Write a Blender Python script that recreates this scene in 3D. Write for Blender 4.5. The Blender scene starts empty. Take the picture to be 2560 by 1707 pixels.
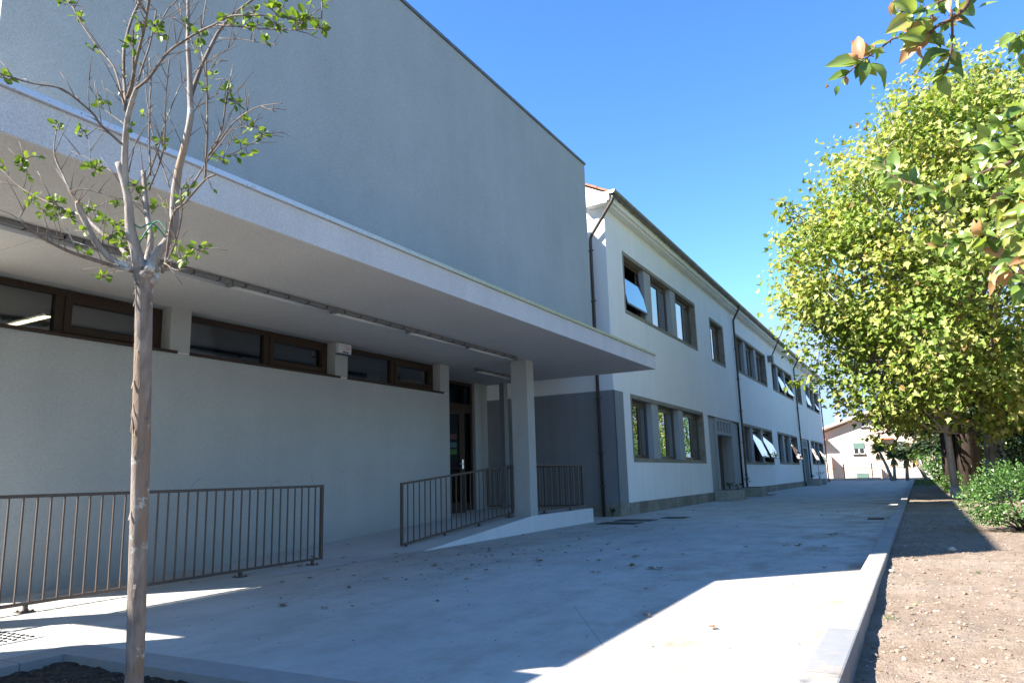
import bpy, math, random
import numpy as np
from mathutils import Vector, Matrix, noise
random.seed(11); RNG=np.random.default_rng(11)
R_=math.radians; PI=math.pi
SC=bpy.context.scene
# ---------------- camera ----------------
cd=bpy.data.cameras.new('camera'); cam=bpy.data.objects.new('camera',cd); SC.collection.objects.link(cam)
cd.sensor_width=36; cd.lens=1818/2560*36; cd.clip_start=.05; cd.clip_end=6000
RW=[[0.874613,-0.112988,-0.471472],[0.483999,0.14686,0.862657],[-0.028229,-0.982683,0.183132]]
m=Matrix(((RW[0][0],-RW[0][1],-RW[0][2],0),(RW[1][0],-RW[1][1],-RW[1][2],0),(RW[2][0],-RW[2][1],-RW[2][2],1.05),(0,0,0,1)))
cam.matrix_world=m; SC.camera=cam
# ---------------- sky, sun, exposure ----------------
EL=40.4; ROT=225.0
w=bpy.data.worlds.new('World'); SC.world=w; w.use_nodes=True
nt=w.node_tree; bg=nt.nodes['Background']; sk=nt.nodes.new('ShaderNodeTexSky'); sk.sky_type='NISHITA'
sk.sun_disc=False; sk.sun_elevation=R_(EL); sk.sun_rotation=R_(ROT); sk.altitude=1800; sk.air_density=1.0; sk.dust_density=.05; sk.ozone_density=3.0
hs=nt.nodes.new('ShaderNodeHueSaturation'); hs.inputs['Saturation'].default_value=1.2; hs.inputs['Hue'].default_value=.503; nt.links.new(sk.outputs[0],hs.inputs['Color'])
mn=nt.nodes.new('ShaderNodeMix'); mn.data_type='RGBA'; mn.blend_type='DARKEN'; mn.inputs[0].default_value=1; mn.inputs[7].default_value=(1.6,2.3,3.3,1); nt.links.new(hs.outputs[0],mn.inputs[6]); nt.links.new(mn.outputs[2],bg.inputs[0]); bg.inputs[1].default_value=.105
sl=bpy.data.lights.new('sun','SUN'); sl.energy=5.0; sl.angle=R_(.5); sl.color=(1,.93,.82)
so=bpy.data.objects.new('sun',sl); SC.collection.objects.link(so)
so.rotation_euler=(R_(90-EL),0,R_(-45)); so.location=(-30,-30,30)
SC.view_settings.view_transform='Standard'; SC.view_settings.look='None'; SC.view_settings.exposure=2.0; SC.view_settings.gamma=1
SC.cycles.max_bounces=8; SC.cycles.transparent_max_bounces=16; SC.cycles.use_denoising=True
# ---------------- helpers ----------------
def link(o,parent=None):
    SC.collection.objects.link(o)
    if parent is not None: o.parent=parent
    return o
def tag(o,label=None,cat=None,group=None,kind=None):
    if label: o['label']=label
    if cat: o['category']=cat
    if group: o['group']=group
    if kind: o['kind']=kind
    return o
def empty(name,loc=(0,0,0),rz=0):
    o=bpy.data.objects.new(name,None); o.location=loc; o.rotation_euler=(0,0,rz); o.empty_display_size=.2
    return link(o)
class MB:
    def __init__(s): s.v=[]; s.f=[]; s.sm=[]
    def add(s,vs,fs,smooth=False):
        b=len(s.v); s.v+= [tuple(map(float,v)) for v in vs]; s.f+=[tuple(b+i for i in f) for f in fs]; s.sm+=[smooth]*len(fs); return s
    def box(s,x0,y0,z0,x1,y1,z1):
        if x0>x1: x0,x1=x1,x0
        if y0>y1: y0,y1=y1,y0
        if z0>z1: z0,z1=z1,z0
        return s.add([(x0,y0,z0),(x1,y0,z0),(x1,y1,z0),(x0,y1,z0),(x0,y0,z1),(x1,y0,z1),(x1,y1,z1),(x0,y1,z1)],
          [(0,3,2,1),(4,5,6,7),(0,1,5,4),(1,2,6,5),(2,3,7,6),(3,0,4,7)])
    def quad(s,a,b,c,d): return s.add([a,b,c,d],[(0,1,2,3)])
    def tube(s,pts,r,n=8,cap=True):
        pts=[Vector(p) for p in pts]; rs=r if isinstance(r,(list,tuple)) else [r]*len(pts)
        vs=[]; fs=[]; up=Vector((0,0,1)); prev=None
        for i,p in enumerate(pts):
            d=(pts[min(i+1,len(pts)-1)]-pts[max(i-1,0)]).normalized()
            if prev is None:
                a=d.cross(up)
                if a.length<.05: a=d.cross(Vector((1,0,0)))
            else:
                a=prev-d*prev.dot(d)
            a.normalize(); prev=a; b=d.cross(a)
            for k in range(n):
                t=2*PI*k/n; vs.append(p+(a*math.cos(t)+b*math.sin(t))*rs[i])
        for i in range(len(pts)-1):
            for k in range(n):
                k2=(k+1)%n; fs.append((i*n+k,i*n+k2,(i+1)*n+k2,(i+1)*n+k))
        if cap:
            fs.append(tuple(range(n-1,-1,-1))); fs.append(tuple((len(pts)-1)*n+k for k in range(n)))
        return s.add(vs,fs,True)
    def beam(s,a,b,wd,h,side=None):
        a=Vector(a);b=Vector(b);d=(b-a).normalized(); u=Vector((0,0,1))
        sd=d.cross(u)
        if sd.length<.05: sd=Vector((1,0,0))
        sd.normalize(); u=sd.cross(d).normalized()
        vs=[]
        for p in (a,b):
            for i,j in ((-1,-1),(1,-1),(1,1),(-1,1)): vs.append(p+sd*wd/2*i+u*h/2*j)
        return s.add(vs,[(0,1,2,3),(7,6,5,4),(0,4,5,1),(1,5,6,2),(2,6,7,3),(3,7,4,0)])
    def build(s,name,mat,parent=None,fn=None,bevel=0,auto=False):
        me=bpy.data.meshes.new(name)
        vs=s.v if fn is None else [fn(*v) for v in s.v]
        me.from_pydata(vs,[],s.f); me.materials.append(mat)
        me.polygons.foreach_set('use_smooth',s.sm); me.update()
        o=bpy.data.objects.new(name,me); link(o,parent)
        if bevel:
            md=o.modifiers.new('bevel','BEVEL'); md.width=bevel; md.segments=2; md.limit_method='ANGLE'
        return o
def fastmesh(name,V,F,k,mat,parent=None,smooth=False):
    """V (n,3), F (m,k) arrays"""
    me=bpy.data.meshes.new(name); V=np.asarray(V,np.float32); F=np.asarray(F,np.int32)
    me.vertices.add(len(V)); me.vertices.foreach_set('co',V.ravel())
    me.loops.add(F.size); me.loops.foreach_set('vertex_index',F.ravel())
    me.polygons.add(len(F)); me.polygons.foreach_set('loop_start',np.arange(0,F.size,k,dtype=np.int32)); 
    me.polygons.foreach_set('use_smooth',np.full(len(F),smooth)); me.update(calc_edges=True); me.validate()
    me.materials.append(mat); o=bpy.data.objects.new(name,me); return link(o,parent)
# ---------------- materials ----------------
MATS={}
class N:
    def __init__(s,name):
        s.m=bpy.data.materials.new(name); s.m.use_nodes=True; s.t=s.m.node_tree; s.b=s.t.nodes['Principled BSDF']; s.o=s.t.nodes['Material Output']; s._tc=None
    def n(s,t,**k):
        x=s.t.nodes.new(t)
        for a,b in k.items():
            if a.startswith('i_'): x.inputs[a[2:].replace('_',' ')].default_value=b
            else: setattr(x,a,b)
        return x
    def l(s,a,b): s.t.links.new(a,b)
    def tc(s,which='Object',scale=None):
        if s._tc is None: s._tc=s.n('ShaderNodeTexCoord')
        if scale is None: return s._tc.outputs[which]
        mp=s.n('ShaderNodeMapping'); mp.inputs['Scale'].default_value=scale; s.l(s._tc.outputs[which],mp.inputs[0]); return mp.outputs[0]
    def noise(s,scale,detail=4,rough=.6,co=None):
        x=s.n('ShaderNodeTexNoise'); x.inputs['Scale'].default_value=scale; x.inputs['Detail'].default_value=detail; x.inputs['Roughness'].default_value=rough
        s.l(co if co is not None else s.tc(),x.inputs['Vector']); return x.outputs['Fac']
    def ramp(s,fac,stops):
        x=s.n('ShaderNodeValToRGB'); e=x.color_ramp.elements
        while len(e)>1: e.remove(e[-1])
        for i,(p,c) in enumerate(stops):
            if i==0: q=e[0]; q.position=p
            else: q=e.new(p)
            if not isinstance(c,(tuple,list)): c=(c,c,c)
            q.color=(*c,1)
        s.l(fac,x.inputs[0]); return x.outputs[0]
    def mix(s,fac,a,b,bt='MIX'):
        x=s.n('ShaderNodeMix',data_type='RGBA',blend_type=bt)
        for v,i in ((fac,0),(a,6),(b,7)):
            if isinstance(v,(int,float)): x.inputs[i].default_value=v
            elif isinstance(v,tuple): x.inputs[i].default_value=(*v,1)
            else: s.l(v,x.inputs[i])
        return x.outputs[2]
    def math(s,op,a,b=0,clamp=False):
        x=s.n('ShaderNodeMath',operation=op); x.use_clamp=clamp
        for v,i in ((a,0),(b,1)):
            if isinstance(v,(int,float)): x.inputs[i].default_value=v
            else: s.l(v,x.inputs[i])
        return x.outputs[0]
    def color(s,c):
        if isinstance(c,tuple): s.b.inputs['Base Color'].default_value=(*c,1)
        else: s.l(c,s.b.inputs['Base Color'])
    def bump(s,h,strength=.3,dist=.01):
        x=s.n('ShaderNodeBump'); x.inputs['Strength'].default_value=strength; x.inputs['Distance'].default_value=dist; s.l(h,x.inputs['Height']); s.l(x.outputs[0],s.b.inputs['Normal'])
    def set(s,rough=.7,metal=0,spec=.4):
        s.b.inputs['Roughness'].default_value=rough; s.b.inputs['Metallic'].default_value=metal; s.b.inputs['Specular IOR Level'].default_value=spec; return s
    def sep(s,co):
        x=s.n('ShaderNodeSeparateXYZ'); s.l(co,x.inputs[0]); return x.outputs
def plaster(name,c,var=.06,grain=.35,rough=.9,streak=.0,base_dirt=0,gs=260):
    q=N(name); q.set(rough,0,.2)
    f=q.noise(.7,5,.65); g=q.noise(gs,2,.6); st=q.noise(1.0,4,.6,q.tc(scale=(3,3,.12)))
    lo=tuple(x*(1-var) for x in c); hi=tuple(min(1,x*(1+var)) for x in c)
    col=q.ramp(f,[(.3,lo),(.7,hi)])
    col=q.mix(1.0,col,q.ramp(g,[(.3,.82),(.7,1.13)]),'MULTIPLY')
    if streak: col=q.mix(streak,col,q.ramp(st,[(.35,.72),(.6,1.0)]),'MULTIPLY')
    if base_dirt:
        z=q.sep(q.tc())[2]
        col=q.mix(q.math('MULTIPLY',q.math('SUBTRACT',1,q.math('DIVIDE',z,base_dirt),True),q.noise(3,5)),col,tuple(x*.6 for x in c))
    q.color(col); q.bump(q.math('ADD',g,q.math('MULTIPLY',q.noise(60,3),.6)),grain,.004); return q.m
M={}
M['box_plaster']=plaster('grey_render_dark',(.385,.425,.43),.07,.5,streak=.12,gs=90)
M['wall_plaster']=plaster('grey_render',(.45,.462,.445),.06,.5,streak=.12,base_dirt=.5,gs=115)
M['soffit']=plaster('soffit_render',(.56,.535,.495),.06,.35,gs=90)
M['fascia']=plaster('fascia_render',(.62,.62,.62),.05,.45,streak=.25,gs=75)
M['white']=plaster('white_render',(.86,.86,.845),.03,.2,streak=.14)
M['grey_paint']=plaster('grey_painted_render',(.40,.415,.42),.05,.3,streak=.3)
M['dado']=plaster('grey_dado',(.255,.27,.28),.06,.3,streak=.3)
def stone(name,c,block=None):
    q=N(name); q.set(.85,0,.25)
    f=q.noise(6,6,.7); g=q.noise(220,2); k=q.noise(1.3,3)
    col=q.ramp(f,[(.3,tuple(x*.72 for x in c)),(.7,tuple(x*1.2 for x in c))])
    col=q.mix(.6,col,q.ramp(k,[(.35,(.75,.72,.62)),(.65,(1.05,1.05,1.05))]),'MULTIPLY')
    col=q.mix(1,col,q.ramp(g,[(.35,.8),(.65,1.15)]),'MULTIPLY')
    if block:
        y=q.sep(q.tc())[1]; fr=q.math('FRACT',q.math('DIVIDE',q.math('ADD',y,q.math('MULTIPLY',q.noise(.23,0),3)),block))
        ln=q.math('LESS_THAN',fr,.022); cell=q.math('FLOOR',q.math('DIVIDE',q.math('ADD',y,q.math('MULTIPLY',q.noise(.23,0),3)),block))
        wn=q.n('ShaderNodeTexWhiteNoise',noise_dimensions='1D'); q.l(cell,wn.inputs['W'])
        col=q.mix(1,col,q.ramp(wn.outputs['Value'],[(0,.8),(1,1.2)]),'MULTIPLY')
        col=q.mix(ln,col,(.04,.037,.033))
    q.color(col); q.bump(q.math('ADD',f,q.math('MULTIPLY',g,.5)),.35,.006); return q.m
M['plinth']=stone('granite_plinth',(.27,.25,.215),.62)
M['granite']=stone('granite',(.31,.275,.225))
M['granite_grey']=stone('granite_planter',(.34,.33,.30),.5)
def simple(name,c,rough=.5,metal=0,spec=.5,var=.0,vs=20,bump=0):
    q=N(name); q.set(rough,metal,spec)
    if var:
        q.color(q.ramp(q.noise(vs,4),[(.3,tuple(x*(1-var) for x in c)),(.7,tuple(x*(1+var) for x in c))]))
    else: q.color(c)
    if bump: q.bump(q.noise(vs*3,3),bump,.003)
    return q.m
M['rail']=simple('brown_painted_steel',(.085,.062,.05),.42,0,.5,.2,30)
M['alu']=simple('brown_aluminium',(.045,.028,.019),.6,0,.3,.12,15)
M['alu2']=simple('bronze_window_frame',(.085,.065,.05),.4,0,.5,.12,15)
M['pipe']=simple('dark_brown_pipe',(.06,.045,.04),.4,0,.5,.2,12)
M['zinc']=simple('zinc_gutter',(.19,.19,.175),.45,.6,.5,.3,6)
M['coping']=simple('coping_metal',(.16,.165,.17),.5,.5,.5,.2,5)
def flashing():
    q=N('flashing_metal'); q.set(.42,.35,.5)
    y=q.sep(q.tc())[1]; n=q.noise(30,5,.75,q.tc(scale=(1,1,.2)))
    t=q.math('DIVIDE',q.math('SUBTRACT',y,4.0),5.0,True)
    lich=q.mix(q.ramp(n,[(.4,0.0),(.6,1.0)]),(.52,.54,.36),(.30,.33,.14))
    clean=q.mix(q.ramp(q.noise(40,3),[(.62,0.0),(.7,1.0)]),(.62,.66,.74),(.2,.22,.2))
    q.color(q.mix(q.math('MULTIPLY',t,.75),clean,lich)); return q.m
M['flashing']=flashing()
M['bollard_grey']=simple('galvanised_pole',(.38,.40,.42),.55,.3,.4,.2,8,.1)
M['white_plastic']=simple('white_plastic',(.72,.73,.74),.35)
M['blue_plastic']=simple('blue_plastic',(.01,.02,.09),.3)
M['orange_print']=simple('orange_print',(.55,.18,.07),.6)
M['grey_print']=simple('grey_print',(.3,.36,.38),.6)
M['dark_metal']=simple('dark_metal',(.03,.03,.032),.5,.4)
M['grate']=simple('grate_metal',(.10,.10,.11),.5,.6,.5,.3,30)
M['cast_iron']=simple('drain_grate_metal',(.5,.5,.51),.5,.3,.5,.25,30)
M['rust']=simple('rust_brown',(.09,.055,.035),.8,0,.2,.3,20)
M['door_wood']=simple('old_door_metal',(.11,.085,.07),.6,.0,.4,.35,9,.2)
def glass(name,tint=(.55,.6,.6),ior=1.55,gain=1.6,rough=.0):
    q=N(name); q.t.nodes.remove(q.b)
    tr=q.n('ShaderNodeBsdfTransparent'); tr.inputs[0].default_value=(*tint,1); gl=q.n('ShaderNodeBsdfGlossy'); gl.inputs['Roughness'].default_value=rough; gl.inputs[0].default_value=(.95,.97,1,1)
    fr=q.n('ShaderNodeFresnel'); fr.inputs[0].default_value=ior; mx=q.n('ShaderNodeMixShader')
    q.l(q.math('MULTIPLY',fr.outputs[0],gain,True),mx.inputs[0]); q.l(tr.outputs[0],mx.inputs[1]); q.l(gl.outputs[0],mx.inputs[2]); q.l(mx.outputs[0],q.o.inputs[0]); return q.m
M['glass']=glass('window_glass',(.35,.4,.4),1.6,2.6)
M['glass_canopy']=glass('canopy_window_glass',(.6,.62,.6),1.5,4.2)
M['glass_dull']=glass('door_glass',(.4,.44,.44),1.45,.12)
M['glass_strong']=glass('mirror_glass',(.25,.28,.3),1.9,2.2)
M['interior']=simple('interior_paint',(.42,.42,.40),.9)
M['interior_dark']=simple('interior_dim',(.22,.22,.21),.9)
M['curtain']=plaster('curtain_cloth',(.30,.32,.34),.1,.1,streak=.6)
def emis(name,c,s):
    q=N(name); q.b.inputs['Emission Color'].default_value=(*c,1); q.b.inputs['Emission Strength'].default_value=s; q.color((.8,.8,.8)); return q.m
M['lit_tube']=emis('lit_tube',(1,.86,.62),2.2)
M['tube_off']=simple('fluorescent_diffuser',(.52,.53,.53),.25)
M['fixture']=simple('fixture_housing',(.17,.175,.18),.4,.0)
def tile():
    q=N('terracotta_tiles'); q.set(.8,0,.3)
    q.color(q.ramp(q.noise(4,6,.7),[(.3,(.30,.085,.045)),(.7,(.52,.19,.11))])); return q.m
M['tile']=tile()
def ground_concrete():
    q=N('pavement_concrete'); q.set(.85,0,.25)
    a=q.noise(.35,5,.6); b=q.noise(2.2,6,.7,q.tc(scale=(1,.45,1))); g=q.noise(90,3,.6); st=q.noise(1.1,6,.75,q.tc(scale=(1.0,.7,1)))
    col=q.ramp(a,[(.3,(.375,.37,.35)),(.7,(.465,.46,.435))])
    col=q.mix(1,col,q.ramp(b,[(.35,.86),(.6,1.05)]),'MULTIPLY')
    col=q.mix(.8,col,q.ramp(g,[(.35,.93),(.65,1.05)]),'MULTIPLY')
    # soil stains: streaks, heavier towards the kerb
    x=q.sep(q.tc())[0]
    near=q.math('ADD',.30,q.math('MULTIPLY',q.math('DIVIDE',q.math('ADD',x,3.4),2.8,True),.7))
    smask=q.math('MULTIPLY',q.ramp(st,[(.47,0.0),(.68,1.0)]),near,True)
    col=q.mix(q.math('MULTIPLY',smask,.9),col,(.20,.135,.085))
    fine=q.noise(14,5,.8,q.tc(scale=(1,.6,1))); col=q.mix(q.math('MULTIPLY',q.ramp(fine,[(.62,0.0),(.72,1.0)]),.35),col,(.25,.2,.16))
    scr=q.noise(3.2,7,.9,q.tc(scale=(.5,2.2,1))); col=q.mix(q.math('MULTIPLY',q.ramp(scr,[(.60,0.0),(.64,1.0)]),.22),col,(.68,.69,.69))
    # grime right beside the kerb
    kb=q.math('MULTIPLY',q.math('DIVIDE',q.math('ADD',x,.95),.4,True),q.ramp(q.noise(3,5,.7),[(.4,0.0),(.6,1.0)]))
    col=q.mix(q.math('MULTIPLY',kb,.6),col,(.22,.17,.12))
    # sawn joints
    sp=q.sep(q.tc()); j=None
    for (nx,ny,c) in ((.853,.522,0.750),):
        d=q.math('ABSOLUTE',q.math('SUBTRACT',q.math('ADD',q.math('MULTIPLY',sp[0],nx),q.math('MULTIPLY',sp[1],ny)),c))
        lm=q.math('MULTIPLY',q.math('LESS_THAN',d,.003),q.math('LESS_THAN',sp[1],5.72)); j=lm if j is None else q.math('MAXIMUM',j,lm)
    col=q.mix(q.math('MULTIPLY',j,.6),col,(.14,.13,.12))
    q.color(col); q.bump(q.math('ADD',b,q.math('MULTIPLY',g,.25)),.22,.01); return q.m
M['concrete']=ground_concrete()
def kerbm():
    q=N('kerb_concrete'); q.set(.8,0,.25)
    y=q.sep(q.tc())[1]; u=q.math('DIVIDE',q.math('ADD',y,.3),1.0); fr=q.math('FRACT',u); wn=q.n('ShaderNodeTexWhiteNoise',noise_dimensions='1D'); q.l(q.math('FLOOR',u),wn.inputs['W'])
    col=q.ramp(wn.outputs['Value'],[(0,(.21,.22,.24)),(.5,(.26,.26,.265)),(1,(.30,.29,.275))])
    col=q.mix(.8,col,q.ramp(q.noise(8,6,.7),[(.3,.82),(.7,1.08)]),'MULTIPLY')
    col=q.mix(q.math('MULTIPLY',q.ramp(q.noise(3.5,5,.7),[(.52,0.0),(.7,1.0)]),.55),col,(.42,.31,.22))
    col=q.mix(q.math('LESS_THAN',fr,.010),col,(.16,.15,.14))
    q.color(col); q.bump(q.noise(120,3),.2,.003); return q.m
M['kerb']=kerbm()
M['ramp']=plaster('ramp_concrete',(.46,.465,.47),.08,.25,streak=.1,gs=120)
M['ramp_side']=plaster('ramp_edge_paint',(.74,.75,.76),.06,.25,streak=.2,gs=120)
def dirt():
    q=N('dry_dirt'); q.set(.95,0,.1)
    a=q.noise(.9,6,.7); b=q.noise(9,6,.75); g=q.noise(70,3,.7); fib=q.noise(26,4,.7,q.tc(scale=(.25,1.6,1)))
    col=q.ramp(a,[(.3,(.21,.158,.12)),(.55,(.275,.218,.176)),(.75,(.335,.283,.24))])
    col=q.mix(.9,col,q.ramp(b,[(.3,.72),(.7,1.18)]),'MULTIPLY')
    col=q.mix(.8,col,q.ramp(g,[(.3,.75),(.7,1.2)]),'MULTIPLY')
    col=q.mix(.5,col,q.ramp(fib,[(.35,.75),(.65,1.15)]),'MULTIPLY')
    y=q.sep(q.tc())[1]
    gm=q.math('MULTIPLY',q.math('DIVIDE',q.math('SUBTRACT',y,33.0),8,True),q.ramp(q.noise(1.5,5,.8),[(.35,0.2),(.6,1.0)]))
    col=q.mix(gm,col,(.055,.085,.025))
    sp=q.math('MULTIPLY',q.ramp(q.noise(5,4,.8),[(.66,0.0),(.72,1.0)]),.5); col=q.mix(sp,col,(.10,.13,.04))
    q.color(col); q.bump(q.math('ADD',b,q.math('MULTIPLY',g,.6)),.8,.03); return q.m
M['dirt']=dirt()
def soil():
    q=N('dark_soil'); q.set(.95,0,.1); q.color(q.ramp(q.noise(25,6,.8),[(.3,(.03,.022,.018)),(.6,(.10,.075,.055)),(.75,(.2,.17,.14))])); q.bump(q.noise(40,5,.8),1,.02); return q.m
M['soil']=soil()
def stonecol():
    q=N('gravel_stone'); q.set(.9,0,.2); g=q.n('ShaderNodeNewGeometry'); 
    q.color(q.ramp(g.outputs['Random Per Island'],[(0,(.14,.108,.082)),(.4,(.23,.185,.15)),(.85,(.31,.26,.215)),(1,(.42,.37,.32))])); return q.m
M['gravel']=stonecol()
M['clod']=simple('dry_clod',(.23,.18,.14),.95,0,.1,.3,40)
M['soil_clod']=simple('soil_clod',(.11,.085,.07),.95,0,.1,.5,60)
M['pale_stone']=simple('pale_stone',(.46,.41,.34),.85,0,.2,.15,15,.3)
def bark(name,stops,sc=(14,14,2.2),bs=.5,patch=None,lich=None):
    q=N(name); q.set(.85,0,.2)
    n=q.noise(1,6,.7,q.tc(scale=sc)); col=q.ramp(n,stops)
    if patch: col=q.mix(q.math('MULTIPLY',q.ramp(q.noise(1,4,.6,q.tc(scale=(9,9,2.0))),[(.52,0.0),(.6,1.0)]),.75),col,patch)
    if lich: col=q.mix(q.math('MULTIPLY',q.ramp(q.noise(12,5,.7),[(.6,0.0),(.66,1.0)]),.8),col,lich)
    q.color(col); q.bump(n,bs,.012); return q.m
M['myrtle_bark']=bark('smooth_peeling_bark',[(.3,(.12,.095,.085)),(.5,(.20,.168,.15)),(.7,(.29,.25,.225))],(26,26,5),1.0,(.21,.15,.11),(.40,.43,.42))
M['myrtle_limb']=bark('pale_peeling_limb',[(.3,(.15,.13,.115)),(.5,(.26,.23,.21)),(.7,(.40,.37,.345))],(24,24,4),.6,(.30,.20,.12),(.50,.53,.52))
M['myrtle_twig']=bark('grey_twig_bark',[(.3,(.085,.065,.055)),(.7,(.22,.18,.155))],(30,30,8),.3,None,(.42,.45,.43))
M['plane_bark']=bark('plane_bark',[(.3,(.22,.19,.15)),(.5,(.36,.32,.26)),(.7,(.48,.44,.36))],(5,5,2),.5,(.14,.11,.085))
M['pale_branch']=bark('pale_branch_bark',[(.3,(.22,.19,.165)),(.7,(.40,.36,.32))],(8,8,3),.3)
M['dark_bark']=bark('dark_ridged_bark',[(.3,(.03,.023,.019)),(.7,(.095,.072,.058))],(10,10,1.2),1)
M['plum_bark']=bark('plum_bark',[(.3,(.06,.035,.028)),(.7,(.15,.10,.08))],(40,40,12),.3)
def leafm(name,stops,trans=.45,rough=.5,spec=.35,seed_noise=None):
    q=N(name); g=q.n('ShaderNodeNewGeometry'); col=q.ramp(g.outputs['Random Per Island'],stops)
    if seed_noise: col=q.mix(.7,col,q.ramp(q.noise(seed_noise[0],3,.6),[(.35,seed_noise[1]),(.65,seed_noise[2])]),'MULTIPLY')
    q.color(col); q.set(rough,0,spec)
    tl=q.n('ShaderNodeBsdfTranslucent'); mx=q.n('ShaderNodeMixShader'); mx.inputs[0].default_value=trans
    hs=q.mix(1.0,col,(1.2,1.2,.6),'MULTIPLY'); q.l(hs,tl.inputs[0])
    q.l(q.b.outputs[0],mx.inputs[1]); q.l(tl.outputs[0],mx.inputs[2]); q.l(mx.outputs[0],q.o.inputs[0]); return q.m
M['plane_leaf']=leafm('plane_leaf',[(0,(.10,.165,.028)),(.25,(.20,.27,.05)),(.6,(.32,.365,.095)),(.92,(.48,.475,.18)),(.985,(.42,.31,.12)),(1,(.24,.13,.05))],.4,.5,.35,(.55,(.62,.85,.65),(1.15,1.05,1.0)))
M['myrtle_leaf']=leafm('myrtle_leaf',[(0,(.07,.13,.022)),(.6,(.13,.21,.03)),(1,(.22,.30,.045))],.35)
M['plum_green']=leafm('plum_leaf_green',[(0,(.07,.14,.03)),(.6,(.15,.24,.05)),(1,(.26,.34,.10))],.4,.3,.6)
M['plum_olive']=leafm('plum_leaf_olive',[(0,(.18,.28,.06)),(.6,(.28,.35,.09)),(1,(.42,.40,.14))],.45,.3,.6)
M['plum_orange']=leafm('plum_leaf_orange',[(0,(.36,.20,.09)),(.6,(.44,.26,.13)),(1,(.5,.22,.14))],.35,.4,.5)
M['bush_leaf']=leafm('bush_leaf',[(0,(.045,.11,.028)),(.6,(.09,.19,.045)),(1,(.17,.28,.08))],.3,.3,.6)
M['hedge_leaf']=leafm('hedge_leaf',[(0,(.035,.07,.015)),(.6,(.07,.13,.03)),(1,(.15,.20,.05))],.2,.4,.5)
M['conifer_leaf']=leafm('conifer_leaf',[(0,(.015,.035,.014)),(1,(.04,.07,.03))],.15)
M['yucca_leaf']=leafm('yucca_leaf',[(0,(.10,.17,.05)),(.7,(.18,.27,.09)),(1,(.28,.36,.15))],.2)
M['yucca_dry']=leafm('yucca_dry_leaf',[(0,(.38,.28,.09)),(1,(.5,.4,.17))],.2)
M['dry_leaf']=leafm('dry_fallen_leaf',[(0,(.12,.075,.04)),(.6,(.20,.13,.07)),(1,(.26,.2,.1))],.15,.8,.2)
M['litter']=leafm('leaf_crumbs',[(0,(.07,.05,.035)),(1,(.2,.14,.09))],.1,.9,.1)
M['green_weed']=leafm('weed_leaf',[(0,(.03,.06,.015)),(1,(.08,.13,.03))],.2)
M['lawn']=leafm('grass_blade',[(0,(.05,.09,.02)),(1,(.12,.17,.04))],.3)
M['house_wall']=plaster('house_render',(.58,.475,.41),.03,.1)
M['house_orange']=plaster('house_soffit',(.93,.70,.54),.05,.1)
M['shutter']=simple('green_shutter',(.10,.17,.15),.5)
M['fence_paint']=simple('light_grey_fence',(.36,.35,.34),.5,.2)
M['brick_wall']=stone('old_masonry',(.33,.26,.21))
M['far_ground']=simple('far_ground',(.16,.15,.11),.95,0,.1,.3,.2)
M['asphalt']=simple('asphalt',(.30,.30,.30),.9,0,.2,.15,4)
M['twine']=simple('green_cord',(.0,.16,.10),.6)
M['wire_green']=simple('green_wire',(.03,.4,.05),.5)
M['wire_blue']=simple('blue_wire',(.02,.1,.4),.5)
M['wire_red']=simple('red_wire',(.25,.04,.04),.5)
M['chrome']=simple('steel_handle',(.6,.6,.6),.25,1)
M['poster_teal']=simple('teal_sticker',(.03,.12,.13),.6); M['poster_green']=simple('green_sticker',(.04,.15,.03),.6); M['poster_red']=simple('red_sticker',(.10,.03,.035),.6)
LT_TRUNK=[[-2.527, 1.77, -0.08], [-2.487, 1.733, 0.194], [-2.459, 1.708, 0.388], [-2.402, 1.656, 0.777], [-2.349, 1.603, 1.161], [-2.307, 1.558, 1.483], [-2.281, 1.532, 1.673], [-2.265, 1.518, 1.781]]
LT_K=0.62
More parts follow.
